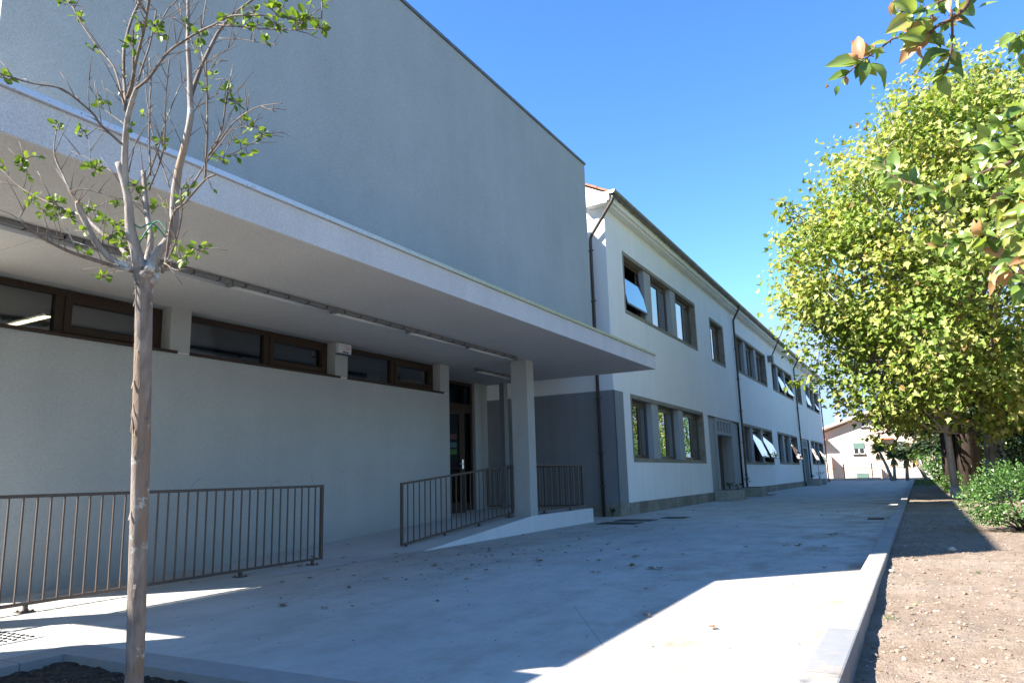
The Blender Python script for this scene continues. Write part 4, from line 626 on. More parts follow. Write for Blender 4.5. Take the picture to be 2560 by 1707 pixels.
# plinth, dado
b=MB()
segs_=[(.0,9.28),(14.36,31.6),(35.2,SL)]
for a,c in segs_: b.box(0,a if a else -.045,-.1,.045,c,ZP)
b.box(-6,-.045,-.1,-.001,-.001,ZP); wpart(b,'plinth',M['plinth'])
b=MB(); b.box(-6,-.028,ZP+.001,.028,-.001,3.2); b.box(.001,-.028,ZP+.001,.028,.60,3.2); wpart(b,'dado',M['dado'])
TILT={('L',1,1):22,('L',1,2):22,('L',2,2):20,('L',3,0):20,('L',3,2):20,('U',0,0):11,('U',2,1):14,('U',2,2):14,('U',3,0):13,('U',3,2):14}
def opening(gi,row,g):
    s0,s1,z0,z1,pl=g; fr=.11; dep=.32
    # stone surround
    b=MB()
    b.box(-dep,s0,z1-fr,.008,s1,z1); b.box(-dep,s0,z0,.008,s1,z0+fr); b.box(-dep,s0,z0+fr,.008,s0+.09,z1-fr); b.box(-dep,s1-.09,z0+fr,.008,s1,z1-fr)
    sr=wpart(b,'window_surround',M['granite'])
    for (p,q) in pl:
        c=MB(); c.box(-dep,p,z0+fr+.001,-.035,q,z1-fr-.001); c.build('mullion',M['grey_paint'],sr,fn=wf)
    ed=[s0+.09]+[v for p in pl for v in p]+[s1-.09]
    for k in range(0,len(ed),2):
        a,c=ed[k],ed[k+1]; x0,x1=-.255,-.20; t=.05; Z0,Z1=z0+fr+.002,z1-fr-.002; mid=a+.63*(c-a)
        f=MB(); f.box(x0,a,Z0,x1,a+t,Z1); f.box(x0,c-t,Z0,x1,c,Z1); f.box(x0,a+t,Z0,x1,c-t,Z0+t); f.box(x0,a+t,Z1-t*2.2,x1,c-t,Z1)
        tl=TILT.get((row,gi,k//2))
        if not tl: f.box(x0,mid-.045,Z0+t,x1,mid+.045,Z1-t*2.2)
        w_=f.build('window',M['alu2'],WB,fn=wf)
        A,C,B0,B1=a+t,c-t,Z0+t,Z1-t*2.2
        if not tl:
            for (p,q) in ((A,mid-.045),(mid+.045,C)):
                s_=MB(); u=.05; s_.box(x0+.01,p,B0,x1+.012,p+u,B1); s_.box(x0+.01,q-u,B0,x1+.012,q,B1); s_.box(x0+.01,p+u,B0,x1+.012,q-u,B0+u); s_.box(x0+.01,p+u,B1-u,x1+.012,q-u,B1); s_.build('sash',M['alu2'],w_,fn=wf)
                gl=MB(); 
                tw=.004*RNG.standard_normal()
                gl.add([(x0+.035,p+u,B0+u),(x0+.035+tw,q-u,B0+u),(x0+.035+tw,q-u,B1-u),(x0+.035,p+u,B1-u)],[(0,1,2,3)])
                gl.build('pane',M['glass'],w_,fn=wf)
            if RNG.random()<.6:
                cu=MB(); p,q=(A,A+(C-A)*.45) if RNG.random()<.5 else (mid,C); n=24
                vs=[]; 
                for i in range(n+1):
                    yy=p+(q-p)*i/n; xx=-.40+.03*math.sin(i*1.7); vs+= [(xx,yy,B0),(xx,yy,B1)]
                cu.add(vs,[(2*i,2*i+2,2*i+3,2*i+1) for i in range(n)]); cu.build('curtain',M['curtain'],w_,fn=wf)
        else:
            # projected sash: top inside the frame, bottom pushed out
            H=(B1-B0)*(.86 if row=='L' else (.60 if gi==0 else .72)); th=R_(tl); top=B1-(.12 if row=='L' else (.46 if gi==0 else .34)); sn,cs=math.sin(th),math.cos(th)
            xt=x1+.01 if row=='L' else x1+.06
            def T(off,s,l): return (xt+l*sn+off*cs, s, top-l*cs+off*sn)
            s_=MB()
            def tb(sa,sb,la,lb):
                v=[T(o,s,l) for o in (-.02,.02) for s in (sa,sb) for l in (la,lb)]
                s_.add(v,[(0,1,3,2),(4,6,7,5),(0,4,5,1),(2,3,7,6),(0,2,6,4),(1,5,7,3)])
            u=.045; tb(A,C,0,u); tb(A,C,H-u*1.3,H); tb(A,A+u,u,H-u*1.3); tb(C-u,C,u,H-u*1.3)
            s_.build('sash',M['alu2'],w_,fn=wf)
            gl=MB(); gl.add([T(.021,A+u*.7,u*.7),T(.021,C-u*.7,u*.7),T(.021,C-u*.7,H-u*1.2),T(.021,A+u*.7,H-u*1.2)],[(0,3,2,1)]); gl.build('pane',M['glass_strong'],w_,fn=wf)
            ar=MB(); ar.beam((x0+.03,A+.03,top-.02),T(0,A+.03,H*.55),.012,.02); ar.beam((x0+.03,C-.03,B1-.02),T(0,C-.03,H*.5),.012,.02); ar.build('stay_arm',M['dark_metal'],w_,fn=wf)
for i,g in enumerate(LOW): opening(i,'L',g)
for i,g in enumerate(UP): opening(i,'U',g)
for i,g in enumerate(SG): opening(i,'S',g)
# door bays
def doorbay(s0,s1,a,c):
    """s0..s1 surround, a..c doorway"""
    b=MB(); zt=3.15
    # recessed grey panels either side of a taller central piece
    x=-.03
    ai,ci=a-.28,c+.28
    b.box(-.4,s0,.0,x-.05,ai,zt); b.box(-.4,ci,.0,x-.05,s1,zt)
    b.box(-.4,ai,.0,x,a,zt); b.box(-.4,c,.0,x,ci,zt)
    zl,zh=2.62,3.02
    b.box(-.4,a,2.5,x,c,zl); b.box(-.4,a,zh,x,c,zt)
    n=5; wv=(c-a)/(2*n-.0)
    for k in range(n+1):
        y=a+(c-a)*k/n; y0=max(a,y-wv*.42); y1=min(c,y+wv*.42); b.box(-.4,y0,zl,x,y1,zh)
    b.box(-.40,a,zl,-.36,c,zh)
    b.box(-.5,a-.02,.0,-.4,a,2.5); b.box(-.5,c,.0,-.4,c+.02,2.5); b.box(-.5,a,2.5,-.4,c,2.62)
    wpart(b,'door_surround',M['grey_paint'])
    b=MB(); b.box(-.54,a+.002,.31,-.47,c-.002,2.499); dr=wpart(b,'door',M['door_wood'])
    nw=(c-a)/4
    for k in range(4):
        for (z0,z1) in ((.42,.95),(1.05,1.6),(1.7,2.4)):
            h=MB(); h.box(-.469,a+k*nw+.10,z0,-.455,a+(k+1)*nw-.10,z1); h.build('panel',M['door_wood'],dr,fn=wf,bevel=.006)
    h=MB(); h.box(-.455,c-.95,1.10,-.43,c-.88,1.34); h.tube([(-.44,c-.91,1.25),(-.39,c-.91,1.25),(-.39,c-.78,1.25)],.016,6); h.build('handle',M['dark_metal'],dr,fn=wf)
    s=MB(); s.box(-.47,a+.002,-.05,-.05,c-.002,.30); s.box(-.05,a,-.05,.30,c,.15); wpart(s,'doorstep',M['granite'])
doorbay(9.28,14.36,10.62,13.0); doorbay(31.6,35.2,32.6,34.3)
# eaves, roof, gutter
b=MB(); b.box(.001,-.30,WH-.0,.20,SL+.3,WH+.06); b.box(-.4,-.30,WH+.061,.28,SL+.3,WH+.30); wpart(b,'cornice',M['white'])
b=MB(); b.box(-.62,-.30,WH+.061,-.401,-.001,WH+.30); b.box(-.401,-.29,WH-.0,.0,-.001,WH+.06); wpart(b,'cornice_return',M['white'])
b=MB(); rp=.52; xr=-D/2; zr=WH+.28+rp*(D/2+.3)
def rr(x): return WH+.28+rp*(.30-x)
b.add([(.285,-.24,rr(.285)),(.285,SL+.3,rr(.285)),(xr,SL+.3,rr(xr)),(xr,-.24,rr(xr)),(-D-.3,-.24,rr(.34)),(-D-.3,SL+.3,rr(.285))],[(0,1,2,3),(3,2,5,4)])
b2=[(x,y,z-.07) for x,y,z in b.v]; n_=len(b.v); b.add(b2,[(3,2,1,0),(4,5,2,3)]); rf=wpart(b,'roof',M['tile'])
b=MB(); b.add([(.0,-.001,WH+.3),(0.0,-.235,WH+.3),(xr,-.235,rr(xr)-.08),(xr,-.001,rr(xr)-.08)],[(0,1,2,3)])
b.add([(.28,-.236,WH+.30),(.28,-.236,rr(.28)-.06),(xr,-.236,rr(xr)-.06),(xr,-.236,WH+.30)],[(0,1,2,3)]); wpart(b,'gable_band',M['white'])
L_=.42; k=0; x=.36
while x>xr:
    t=MB(); xa,xb=x,x-L_; vs=[];n=7
    for i,(xx,r_) in enumerate(((xa,.085),(xb-.03,.07))):
        for j in range(n+1):
            an=PI*j/n; vs.append((xx,-.22+r_*math.cos(an),rr(xx)-.015+r_*math.sin(an)*.9+(.0 if i==0 else .0)))
    t.add(vs,[(j,j+1,n+2+j,n+1+j) for j in range(n)],True); t.build('verge_tile',M['tile'],rf,fn=wf)
    x-=L_; k+=1
t=MB()
for i in range(int(SL/.24)):
    y=-.1+i*.24; vs=[];n=5
    for xx in (.33,-.5):
        for j in range(n+1):
            an=PI*j/n; vs.append((xx,y+.09*math.cos(an),rr(xx)+.06*math.sin(an)))
    t.add(vs,[(j,j+1,n+2+j,n+1+j) for j in range(n)],True)
t.build('eaves_tiles',M['tile'],rf,fn=wf)
b=MB(); n=10; vs=[]; ysg=np.linspace(-.34,SL+.3,30); r_=.085; gx=.375; gz=WH+.30
for y in ysg:
    for j in range(n+1):
        an=PI+PI*j/n; vs.append((gx+r_*math.cos(an),y,gz+r_*math.sin(an)))
b.add(vs,[(i*(n+1)+j,i*(n+1)+j+1,(i+1)*(n+1)+j+1,(i+1)*(n+1)+j) for i in range(len(ysg)-1) for j in range(n)],True)
vs2=[(x*1.0+(x-gx)*-.03,y,z) for x,y,z in vs]; b.add([(gx+r_*1.15*math.cos(PI+PI*j/n),y,gz+r_*1.15*math.sin(PI+PI*j/n)) for y in ysg for j in range(n+1)],[(i*(n+1)+j,(i+1)*(n+1)+j,(i+1)*(n+1)+j+1,i*(n+1)+j+1) for i in range(len(ysg)-1) for j in range(n)],True)
b.tube([(gx+r_,-.34,gz+.006),(gx+r_,SL+.3,gz+.006)],.012,6)
gt=wpart(b,'gutter',M['zinc'])
e_=MB(); e_.add([(gx,-.345,gz)]+[(gx+r_*1.15*math.cos(PI+PI*j/n),-.345,gz+r_*1.15*math.sin(PI+PI*j/n)) for j in range(n+1)],[(0,j+1,j+2) for j in range(n)]); e_.build('stop_end',M['white_plastic'],gt,fn=wf)
br=MB()
for i in range(44): br.box(gx-.1,.4+i,gz-.1,gx+.1,.425+i,gz-.085)
br.build('gutter_bracket',M['zinc'],gt,fn=wf)
def downpipe(path,cl):
    b=MB(); b.tube(path,.045,12); o=wpart(b,'downpipe',M['pipe'])
    c=MB()
    for p in cl:
        p=Vector(p); c.tube([p-Vector((0,0,.025)),p+Vector((0,0,.025))],.055,12); c.box(p.x-.085,p.y-.01,p.z-.012,p.x+.085,p.y+.01,p.z+.012)
    c.build('pipe_clamp',M['pipe'],o,fn=wf)
downpipe([(.375,-.25,gz-.08),(.375,-.25,gz-.2),(.34,-.24,gz-.27),(-.33,-.15,7.42),(-.38,-.13,7.32),(-.385,-.13,7.2),(-.385,-.13,0)],[(-.385,-.13,z) for z in (.75,1.6,3.0,4.3,5.6,7.0)])
for s in (14.55,31.0,43.3): downpipe([(.375,s,gz-.08),(.375,s,gz-.2),(.34,s,gz-.26),(.12,s,WH-.35),(.09,s,WH-.45),(.09,s,.33),(.13,s,.25),(.13,s,0)],[(.09,s,z) for z in (.9,2.3,3.7,5.1,6.5)])
# ================= planters, flagpole etc (beside the white building) =================
cs_,sn_=math.cos(-R_(.5932896)),math.sin(-R_(.5932896))
def W2(x,y,z=0): return (-6.74+x*cs_-y*sn_,17.75+x*sn_+y*cs_,z)
def planter(s0,s1,dep,h,label):
    e=empty('planter',W2(0,s0),-R_(.5932896)); L=s1-s0; r=.25
    pts=[(.05,0),(dep,0)]
    pts+= [(dep-r+r*math.sin(a),L-r+r*math.cos(a)) for a in [PI/2-PI/2*i/8 for i in range(9)]]
    pts+= [(.05,L)]
    inner=[(.12,.1),(dep-.1,.1),(dep-.1,L-.3),(dep-.3,L-.1),(.12,L-.1)]
    b=MB(); n=len(pts); b.add([(x,y,-.03) for x,y in pts]+[(x,y,h) for x,y in pts],[(i,(i+1)%n,n+(i+1)%n,n+i) for i in range(n)]+[tuple(range(n,2*n))]); b.build('stone_box',M['granite_grey'],e)
    b=MB(); n=len(inner); b.add([(x,y,h+.004) for x,y in inner],[tuple(range(n))]); b.build('soil',M['soil'],e)
    return tag(e,label,'planter',group='stone planters beside the old doors')
planter(9.25,10.6,.92,.37,'nearest stone planter with a rounded corner before the first old door')
planter(13.05,14.5,.95,.37,'stone planter just past the first old door at the second downpipe')
planter(31.5,32.6,.9,.37,'stone planter before the far second door of the white building')
planter(34.3,35.3,.9,.37,'farthest stone planter, past the second door of the white building')
exec_leafs=[]
# ---- leaf geometry ----
def leaf_cloud(name,P,Dr,Nr,S,shape,mat,parent=None,fold=.25,curl=.0,width=1.0):
    """P base points (n,3), Dr tip dirs, Nr approx normals, S lengths"""
    SH={'oval':[(0,0),(.2,.22),(.27,.5),(.2,.8),(0,1)],'lance':[(0,0),(.13,.25),(.16,.5),(.1,.8),(0,1)],'maple':[(0,0),(.26,-.10),(.30,.12),(.56,.30),(.27,.48),(.22,.62),(0,1)],'blade':[(0,0),(.04,.3),(.03,.75),(0,1)]}[shape]
    k=len(SH); n=len(P)
    Dr=Dr/np.linalg.norm(Dr,axis=1,keepdims=True); X=np.cross(Dr,Nr); X/=np.linalg.norm(X,axis=1,keepdims=True)+1e-9; Z=np.cross(X,Dr)
    mids=[(0,v) for (u,v) in SH[1:-1]]
    # two half blades, each an ngon sharing the midrib end points
    pr=[]; 
    for sgn in (1,-1):
        for (u,v) in SH: pr.append((sgn*u*width,v,abs(u)*fold-curl*v*v))
    pr=np.array(pr); V=P[:,None,:]+S[:,None,None]*(pr[None,:,0:1]*X[:,None,:]+pr[None,:,1:2]*Dr[:,None,:]+pr[None,:,2:3]*Z[:,None,:])
    # merge the shared base/tip: indices
    idx=list(range(2*k)); f1=np.array(list(range(k))); f2=np.array([0]+[k+i for i in range(k-2,0,-1)]); f2=np.array([k-1]+[k+i for i in range(k-2,0,-1)]+[0])
    F=(np.stack([f1,f2])[None]+(np.arange(n)*2*k)[:,None,None]).reshape(-1,k)
    return fastmesh(name,V.reshape(-1,3),F,k,mat,parent)
def rand_dirs(n): v=RNG.standard_normal((n,3)); return v/np.linalg.norm(v,axis=1,keepdims=True)
def bush(name,c,rx,ry,rzv,nl,ls,mat,label,cat,shape='oval',stem=True,group=None,trunkmat='dark_bark',lump=.28,shell=.55,zmin=.02):
    e=empty(name,c); C0=np.array(c)
    # lumpy ellipsoid shell of clustered leaves
    ncl=max(20,nl//14); d=rand_dirs(ncl); rad=shell+(1-shell)*RNG.random(ncl)**.5; lum=1+lump*np.array([noise.noise(Vector(v*1.9+C0*.37)) for v in d])+RNG.uniform(-.08,.1,ncl)
    cen=d*rad[:,None]*lum[:,None]*np.array([rx,ry,rzv])+np.array([0,0,rzv*.95]); 
    sel=cen[:,2]>zmin; cen=cen[sel]; d=d[sel]
    idx=RNG.integers(0,len(cen),nl); off=RNG.standard_normal((nl,3))*min(rx,rzv)*.10
    P=cen[idx]+off; P[:,2]=np.maximum(P[:,2],zmin); Dd=d[idx]*.8+rand_dirs(nl)*.9+np.array([0,0,.1]); Nn=rand_dirs(nl)*.7+np.array([0,0,1.0])+d[idx]*.5
    leaf_cloud('foliage',P,Dd,Nn,ls*RNG.uniform(.6,1.2,nl),shape,mat,e)
    if stem:
        b=MB()
        for k in range(14):
            q=cen[RNG.integers(0,len(cen))]*.85; j=[(0,0,-.05),(q[0]*.12+random.uniform(-.05,.05),q[1]*.12,q[2]*.25),(q[0]*.5,q[1]*.5,q[2]*.6),tuple(q)]
            r=.05*min(rx,1.5)*.5; b.tube(j,[r,r*.8,r*.5,r*.15],6)
        b.build('stems',M[trunkmat],e)
    return tag(e,label,cat,group=group)
def sprig(name,loc,h,n,mat,label,cat='plant',spread=.5,leaf=.06):
    e=empty(name,loc); b=MB(); Ps=[];Ds=[]
    for k in range(n):
        a=random.uniform(0,6.28); s=random.uniform(.2,1)*spread*h; tp=(math.cos(a)*s,math.sin(a)*s,h*random.uniform(.6,1)); md=(tp[0]*.3,tp[1]*.3,tp[2]*.6); b.tube([(0,0,-.02),md,tp],[.006,.004,.002],5)
        for j in range(7):
            t=random.uniform(.3,1); Ps.append([md[i]*(1-t)+tp[i]*t for i in range(3)]); Ds.append([random.uniform(-1,1),random.uniform(-1,1),random.uniform(-.2,1)])
    b.build('stems',M['plum_bark'],e); Ps=np.array(Ps);Ds=np.array(Ds); leaf_cloud('foliage',Ps,Ds,rand_dirs(len(Ps))+np.array([0,0,1]),leaf*RNG.uniform(.6,1.2,len(Ps)),'oval',mat,e)
    return tag(e,label,cat)
sprig('weed',W2(.45,9.9,.37),.26,9,M['green_weed'],'small dark plant growing in the nearest stone planter',spread=.9)
sprig('weed',W2(.6,10.45,.37),.2,7,M['green_weed'],'low dark plant at the rounded corner of the nearest planter',spread=1.2)
sprig('weed',W2(.3,13.6,.37),.42,8,M['green_weed'],'bushy dark plant at the foot of the second downpipe',spread=.6)
sprig('weed',W2(.4,31.9,.37),.3,8,M['green_weed'],'dark plant in the stone planter before the far second door',spread=.9)
sprig('weed',W2(.5,34.9,.37),.5,8,M['green_weed'],'dark plant in the farthest stone planter',spread=.6)
sprig('weed',W2(-.15,-.12,.0),.22,4,M['green_weed'],'tiny dark weed at the foot of the grey wall corner by the first downpipe',spread=.3,leaf=.07)
# bare looped sapling by second door
b=MB(); x,y,_=W2(.45,34.9); tp=2.0
b.tube([(x,y,.35),(x+.01,y+.02,1.2),(x-.03,y,tp)],.014,6)
for k in range(4):
    a0=random.uniform(0,6.28); r=random.uniform(.12,.24); c=Vector((x+random.uniform(-.15,.15),y,tp+random.uniform(-.05,.35)))
    b.tube([c+Vector((r*math.cos(a0+t*.55),.05*math.sin(t),r*.9*math.sin(a0+t*.55))) for t in range(10)],.013,5)
tag(b.build('vine',M['plum_bark']),'bare curling vine on a thin stem beside the far second door','vine')
# flagpole
e=empty('flagpole',W2(.0,22.75,7.0),-R_(.5932896)); b=MB(); b.box(.0,-.16,-.28,.28,.2,.05); b.build('bracket',M['zinc'],e,bevel=.01)
b=MB(); b.tube([(.2,.0,0),(.62,.35,1.0),(1.15,.8,2.3)],[.035,.03,.022],8); b.build('pole',M['rust'],e)
b=MB(); b.tube([(.0,.3,.95),(.66,.36,1.05)],.028,8); b.build('stay',M['rust'],e); tag(e,'rusty leaning flagpole bracketed to the eaves of the white building','flagpole')
# ================= far house, fence, yuccas =================
def hpart(b,name,mat,p,bevel=0):
    o=b.build(name,mat,p,bevel=bevel); o.location=-p.location; return o
H=empty('house',(-4,74,0)); HY=73.0
b=MB(); apx,apz=-3.4,6.0; 
b.box(-7.7,HY,-.2,1.2,HY+9,3.6)
b.add([(-7.7,HY,3.6),(1.2,HY,3.6),(1.2,HY,3.7),(apx,HY,apz-.25),(-7.7,HY,4.1)],[(0,1,2,3,4)]); b.add([(-7.7,HY+9,3.6),(1.2,HY+9,3.6),(1.2,HY+9,3.7),(apx,HY+9,apz-.25),(-7.7,HY+9,4.1)],[(4,3,2,1,0)])
hpart(b,'wall',M['house_wall'],H)
b=MB(); sl1=(apz-4.45)/(apx+8.2)
v=[(-9.2,HY-.6,apz-sl1*(apx+9.2)),(apx,HY-.6,apz),(2.2,HY-.6,apz-.5*(2.2-apx)),]; v+=[(x,HY+9.5,z) for x,y,z in v]; v+=[(x,y,z-.28) for x,y,z in v]
b.add(v,[(0,1,4,3),(1,2,5,4),(6,9,10,7),(7,10,11,8),(0,6,7,1),(1,7,8,2)]); rf=hpart(b,'roof',M['house_orange'],H)
b=MB(); b.beam((-9.2,HY-.63,apz-sl1*(apx+9.2)-.08),(apx,HY-.63,apz-.08),.05,.24); b.beam((apx,HY-.63,apz-.08),(2.2,HY-.63,apz-.5*(2.2-apx)-.08),.05,.24); b.build('bargeboard',M['house_wall'],rf)
t=MB()
for i in range(34):
    u=i/34; t.box(-8.4+u*10,HY+1.2,apz-sl1*abs(apx-(-8.4+u*10))+.02,-8.3+u*10,HY+9.4,apz-sl1*abs(apx-(-8.4+u*10))+.12)
t.build('roof_tiles',M['tile'],rf)
b=MB(); b.box(-6.5,HY+2,4.4,-6.08,HY+2.5,6.1); ch=b.build('chimney',M['house_wall'],rf); b=MB(); b.box(-6.62,HY+1.9,6.12,-5.98,HY+2.6,6.18); b.build('chimney_cap',M['dark_metal'],rf)
b=MB(); b.tube([(-5.3,HY+2,5),(-5.3,HY+2,6.9)],.02,5)
for k in range(5): b.tube([(-5.6,HY+2,6.2+k*.14),(-5.0,HY+2,6.25+k*.14)],.012,4)
b.build('antenna',M['dark_metal'],rf)
def hwin(x0,x1,z0,z1,sh):
    f=MB(); f.box(x0-.08,HY-.10,z0-.12,x1+.08,HY-.001,z0-.02); f.box(x0,HY-.03,z0,x1,HY-.002,z1); o=hpart(f,'window',M['dark_metal'],H)
    s=MB(); s.box(x0,HY-.06,z1-(z1-z0)*sh,x1,HY-.031,z1); s.build('shutter',M['shutter'],o)
    s=MB(); s.box(x0,HY-.06,z0,x0+.05,HY-.035,z1-(z1-z0)*sh-.01); s.box(x1-.05,HY-.06,z0,x1,HY-.035,z1-(z1-z0)*sh-.01); s.box((x0+x1)/2-.05,HY-.06,z0,(x0+x1)/2+.05,HY-.035,z1-(z1-z0)*sh-.01); s.box(x0+.05,HY-.06,z0,x1-.05,HY-.035,z0+.05); s.build('frame',M['white_plastic'],o)
hwin(-5.08,-4.18,2.2,3.2,.52); hwin(-5.05,-4.1,-.1,.5,.99); hwin(-4.25,-3.6,4.6,5.0,.1)
# side porches with little tiled roofs
for (xa,xb,zt) in ((-9.4,-7.2,3.75),(-3.1,-1.8,3.6)):
    b=MB(); b.box(xa,HY-1.0,zt-.22,xb,HY-.002,zt-.1); o=hpart(b,'porch_roof',M['tile'],H)
b=MB(); b.box(-3.2,HY-1.4,-.2,-3.0,HY-.01,.9); b.box(-7.1,HY-.9,-.2,-6.95,HY-.01,2.1); hpart(b,'side_wall',M['house_orange'],H)
tag(H,'pale pink house with a wide gable and orange roof behind the spiked fence','house')
HF=empty('fence',(-4,66,0)); FY=65.6
b=MB(); b.box(-16,FY,-.1,-2.8,FY+.25,.2); b.box(-2.79,FY,-.1,3,FY+.25,.12); hpart(b,'base_wall',M['house_wall'],HF)
first=None
b=MB(); b.box(-16,FY+.10,.95,3.0,FY+.135,.985); hpart(b,'rail',M['fence_paint'],HF)
for k in range(96):
    x=-11.8+k*.155
    if first is None:
        b=MB(); b.box(-.011,-.011,.13,.011,.011,1.12); b.add([(-.014,-.014,1.12),(.014,-.014,1.12),(.014,.014,1.12),(-.014,.014,1.12),(0,0,1.2)],[(0,1,4),(1,2,4),(2,3,4),(3,0,4)]); first=b.build('picket',M['fence_paint'],HF); o=first
    else: o=first.copy(); link(o,HF)
    o.location=(x+4,FY+.117-66,0)
for x in (-8.2,-5.45,-3.4,.2):
    b=MB(); b.box(x-.04,FY+.07,.1,x+.04,FY+.16,1.28); b.box(x-.07,FY+.04,1.28,x+.07,FY+.19,1.34); hpart(b,'post',M['dark_metal'],HF)
tag(HF,'light spiked metal fence on a low white wall in front of the pink house','fence')
def yucca(loc,lean,h,heads,label):
    e=empty('yucca',loc); b=MB(); Ps=[];Ds=[];Pd=[];Dd=[]
    for (hx,hy,hz) in heads:
        b.tube([(0,0,-.05),(hx*.35+lean*.3,hy*.4,hz*.45),(hx*.9,hy,hz*.85),(hx,hy,hz)],[.13,.10,.085,.07],8)
        for k in range(210):
            d=RNG.standard_normal(3); d/=np.linalg.norm(d); d[2]=abs(d[2])*1.0-.35; Ps.append((hx+d[0]*.04,hy+d[1]*.04,hz+random.uniform(-.35,.12))); Ds.append(d)
        for k in range(70):
            a=random.uniform(0,6.28); Pd.append((hx+math.cos(a)*.08,hy+math.sin(a)*.08,hz-random.uniform(.35,.65))); Dd.append((math.cos(a)*.45,math.sin(a)*.45,-1))
    b.build('trunk',M['pale_branch'],e)
    n=len(Ps); leaf_cloud('foliage',np.array(Ps),np.array(Ds),rand_dirs(n)+np.array([0,0,.5]),.62*RNG.uniform(.7,1.1,n),'blade',M['yucca_leaf'],e,curl=.25,width=1.3)
    n=len(Pd); leaf_cloud('dry_skirt',np.array(Pd),np.array(Dd),rand_dirs(n),.5*RNG.uniform(.7,1.1,n),'blade',M['yucca_dry'],e,width=1.5)
    return tag(e,label,'yucca')
yucca((-1.85,60.6,0),-.2,2.4,[(-.7,0,2.45)],'tall leaning yucca in front of the pink house, leftmost of the group')
yucca((-1.75,61.4,0),.1,2.0,[(.1,0,2.0)],'slender yucca just right of the leaning one')
yucca((-.9,60.2,0),.1,1.8,[(.05,0,1.85)],'third yucca from the left before the pink house')
yucca((.35,59.8,0),-.4,1.9,[(-.55,.2,1.9),(-.9,.3,2.2)],'right hand yucca with yellow dry leaves and leaning stems')
# white post and lamp post
b=MB(); b.box(-.09,-.09,-.1,.09,.09,1.1); o=b.build('concrete_post',M['white_plastic']); o.location=(.55,57.5,.05); tag(o,'short white post on the far lawn beside the fence','post')
e=empty('lamp_post',(.79,24.4,.1)); b=MB(); b.add([],[])
hh=6.2; b.tube([(0,0,-.1),(-.0,-.02,hh)],[.10,.065],8); b.build('shaft',M['bollard_grey'],e); b=MB(); b.tube([(0,0,-.1),(0,0,.35)],[.15,.12],8); b.build('base',M['bollard_grey'],e)
b=MB(); b.tube([(0,0,hh),(-.3,-.05,hh+.25),(-.9,-.1,hh+.35)],.03,6); b.build('arm',M['bollard_grey'],e); b=MB(); b.box(-1.3,-.2,hh+.3,-.8,0,hh+.38); b.build('lamp_head',M['bollard_grey'],e,bevel=.02)
tag(e,'grey metal lamp post standing in the dirt bed under the plane tree','lamp post')
# ================= young tree (crape myrtle) at left =================
def smooth(pts,n=4):
    pts=[Vector(p) for p in pts]; out=[]
    for i in range(len(pts)-1):
        p0=pts[max(i-1,0)];p1=pts[i];p2=pts[i+1];p3=pts[min(i+2,len(pts)-1)]
        for k in range(n):
            t=k/n; out.append(.5*((2*p1)+(-p0+p2)*t+(2*p0-5*p1+4*p2-p3)*t*t+(-p0+3*p1-3*p2+p3)*t**3))
    out.append(pts[-1]); return out
YT=empty('young_tree',tuple(LT_TRUNK[0])); YL=YT.location
tag(YT,'slender young tree with peeling bark and sparse leaves in the tree pit','tree')
tr=smooth(LT_TRUNK,8)
rs=[]
for i,p in enumerate(tr):
    u=i/(len(tr)-1); r=.0318-.0048*u
    if u>.9: r*=1+.35*(u-.9)/.1
    rs.append(r)
b=MB(); n=18; vs=[]; 
for i,p in enumerate(tr):
    for k in range(n):
        a=2*PI*k/n; rr_=rs[i]*(1+.07*noise.noise(Vector((math.cos(a)*1.3,math.sin(a)*1.3,p.z*3)))+.035*noise.noise(Vector((math.cos(a)*3,math.sin(a)*3,p.z*9)))); vs.append((p.x+rr_*math.cos(a),p.y+rr_*math.sin(a),p.z))
b.add(vs,[(i*n+k,i*n+(k+1)%n,(i+1)*n+(k+1)%n,(i+1)*n+k) for i in range(len(tr)-1) for k in range(n)],True)
b.add(vs[-n:],[tuple(range(n))])
# peeling bark flakes
for k in range(44):
    i=random.randint(8,len(tr)-4); p=tr[i]; a=random.uniform(-2.6,.2); r=rs[i]*1.02; L=random.uniform(.012,.06); w_=random.uniform(.1,.3)
    q0=[Vector((p.x+r*math.cos(a+s),p.y+r*math.sin(a+s),p.z)) for s in (0,w_)]; lift=random.uniform(1.05,1.2)
    q1=[Vector((p.x+r*lift*math.cos(a+s),p.y+r*lift*math.sin(a+s),p.z-L)) for s in (0,w_)]
    b.add([q0[0],q0[1],q1[1],q1[0]],[(0,1,2,3)])
part(b,'trunk',M['myrtle_bark'],YT)
thick=MB(); thin=MB()
twigends=[]
for L,w0,w1 in LT_BRANCH:
    pts=smooth(L,4); n_=len(pts); jit=.004
    pts=[p+Vector((noise.noise(p*9)*jit,noise.noise(p*9+Vector((5,0,0)))*jit,0)) if 0<i<n_-1 else p for i,p in enumerate(pts)]
    r=[w0+(w1-w0)*i/(n_-1) for i in range(n_)]; r=[max(x*(1+.15*noise.noise(pts[i]*14)),.0012) for i,x in enumerate(r)]
    (thick if w0>.009 else thin).tube(pts,r,9 if w0>.009 else 6)
    for i in range(1,n_-1):
        for _k in range(2):
         if w0<.02 and random.random()<.36:
             d=(pts[i+1]-pts[i-1]).normalized(); s=d.cross(Vector((random.uniform(-1,1),random.uniform(-1,1),random.uniform(-1,1)))).normalized(); ln=.015+.13*random.random()**2
             e1=pts[i]+(s*.7+d*.7+Vector((0,0,.35)))*ln; thin.tube([pts[i],(pts[i]+e1)/2+Vector((0,0,.004)),e1],[.0016,.0013,.0008],4)
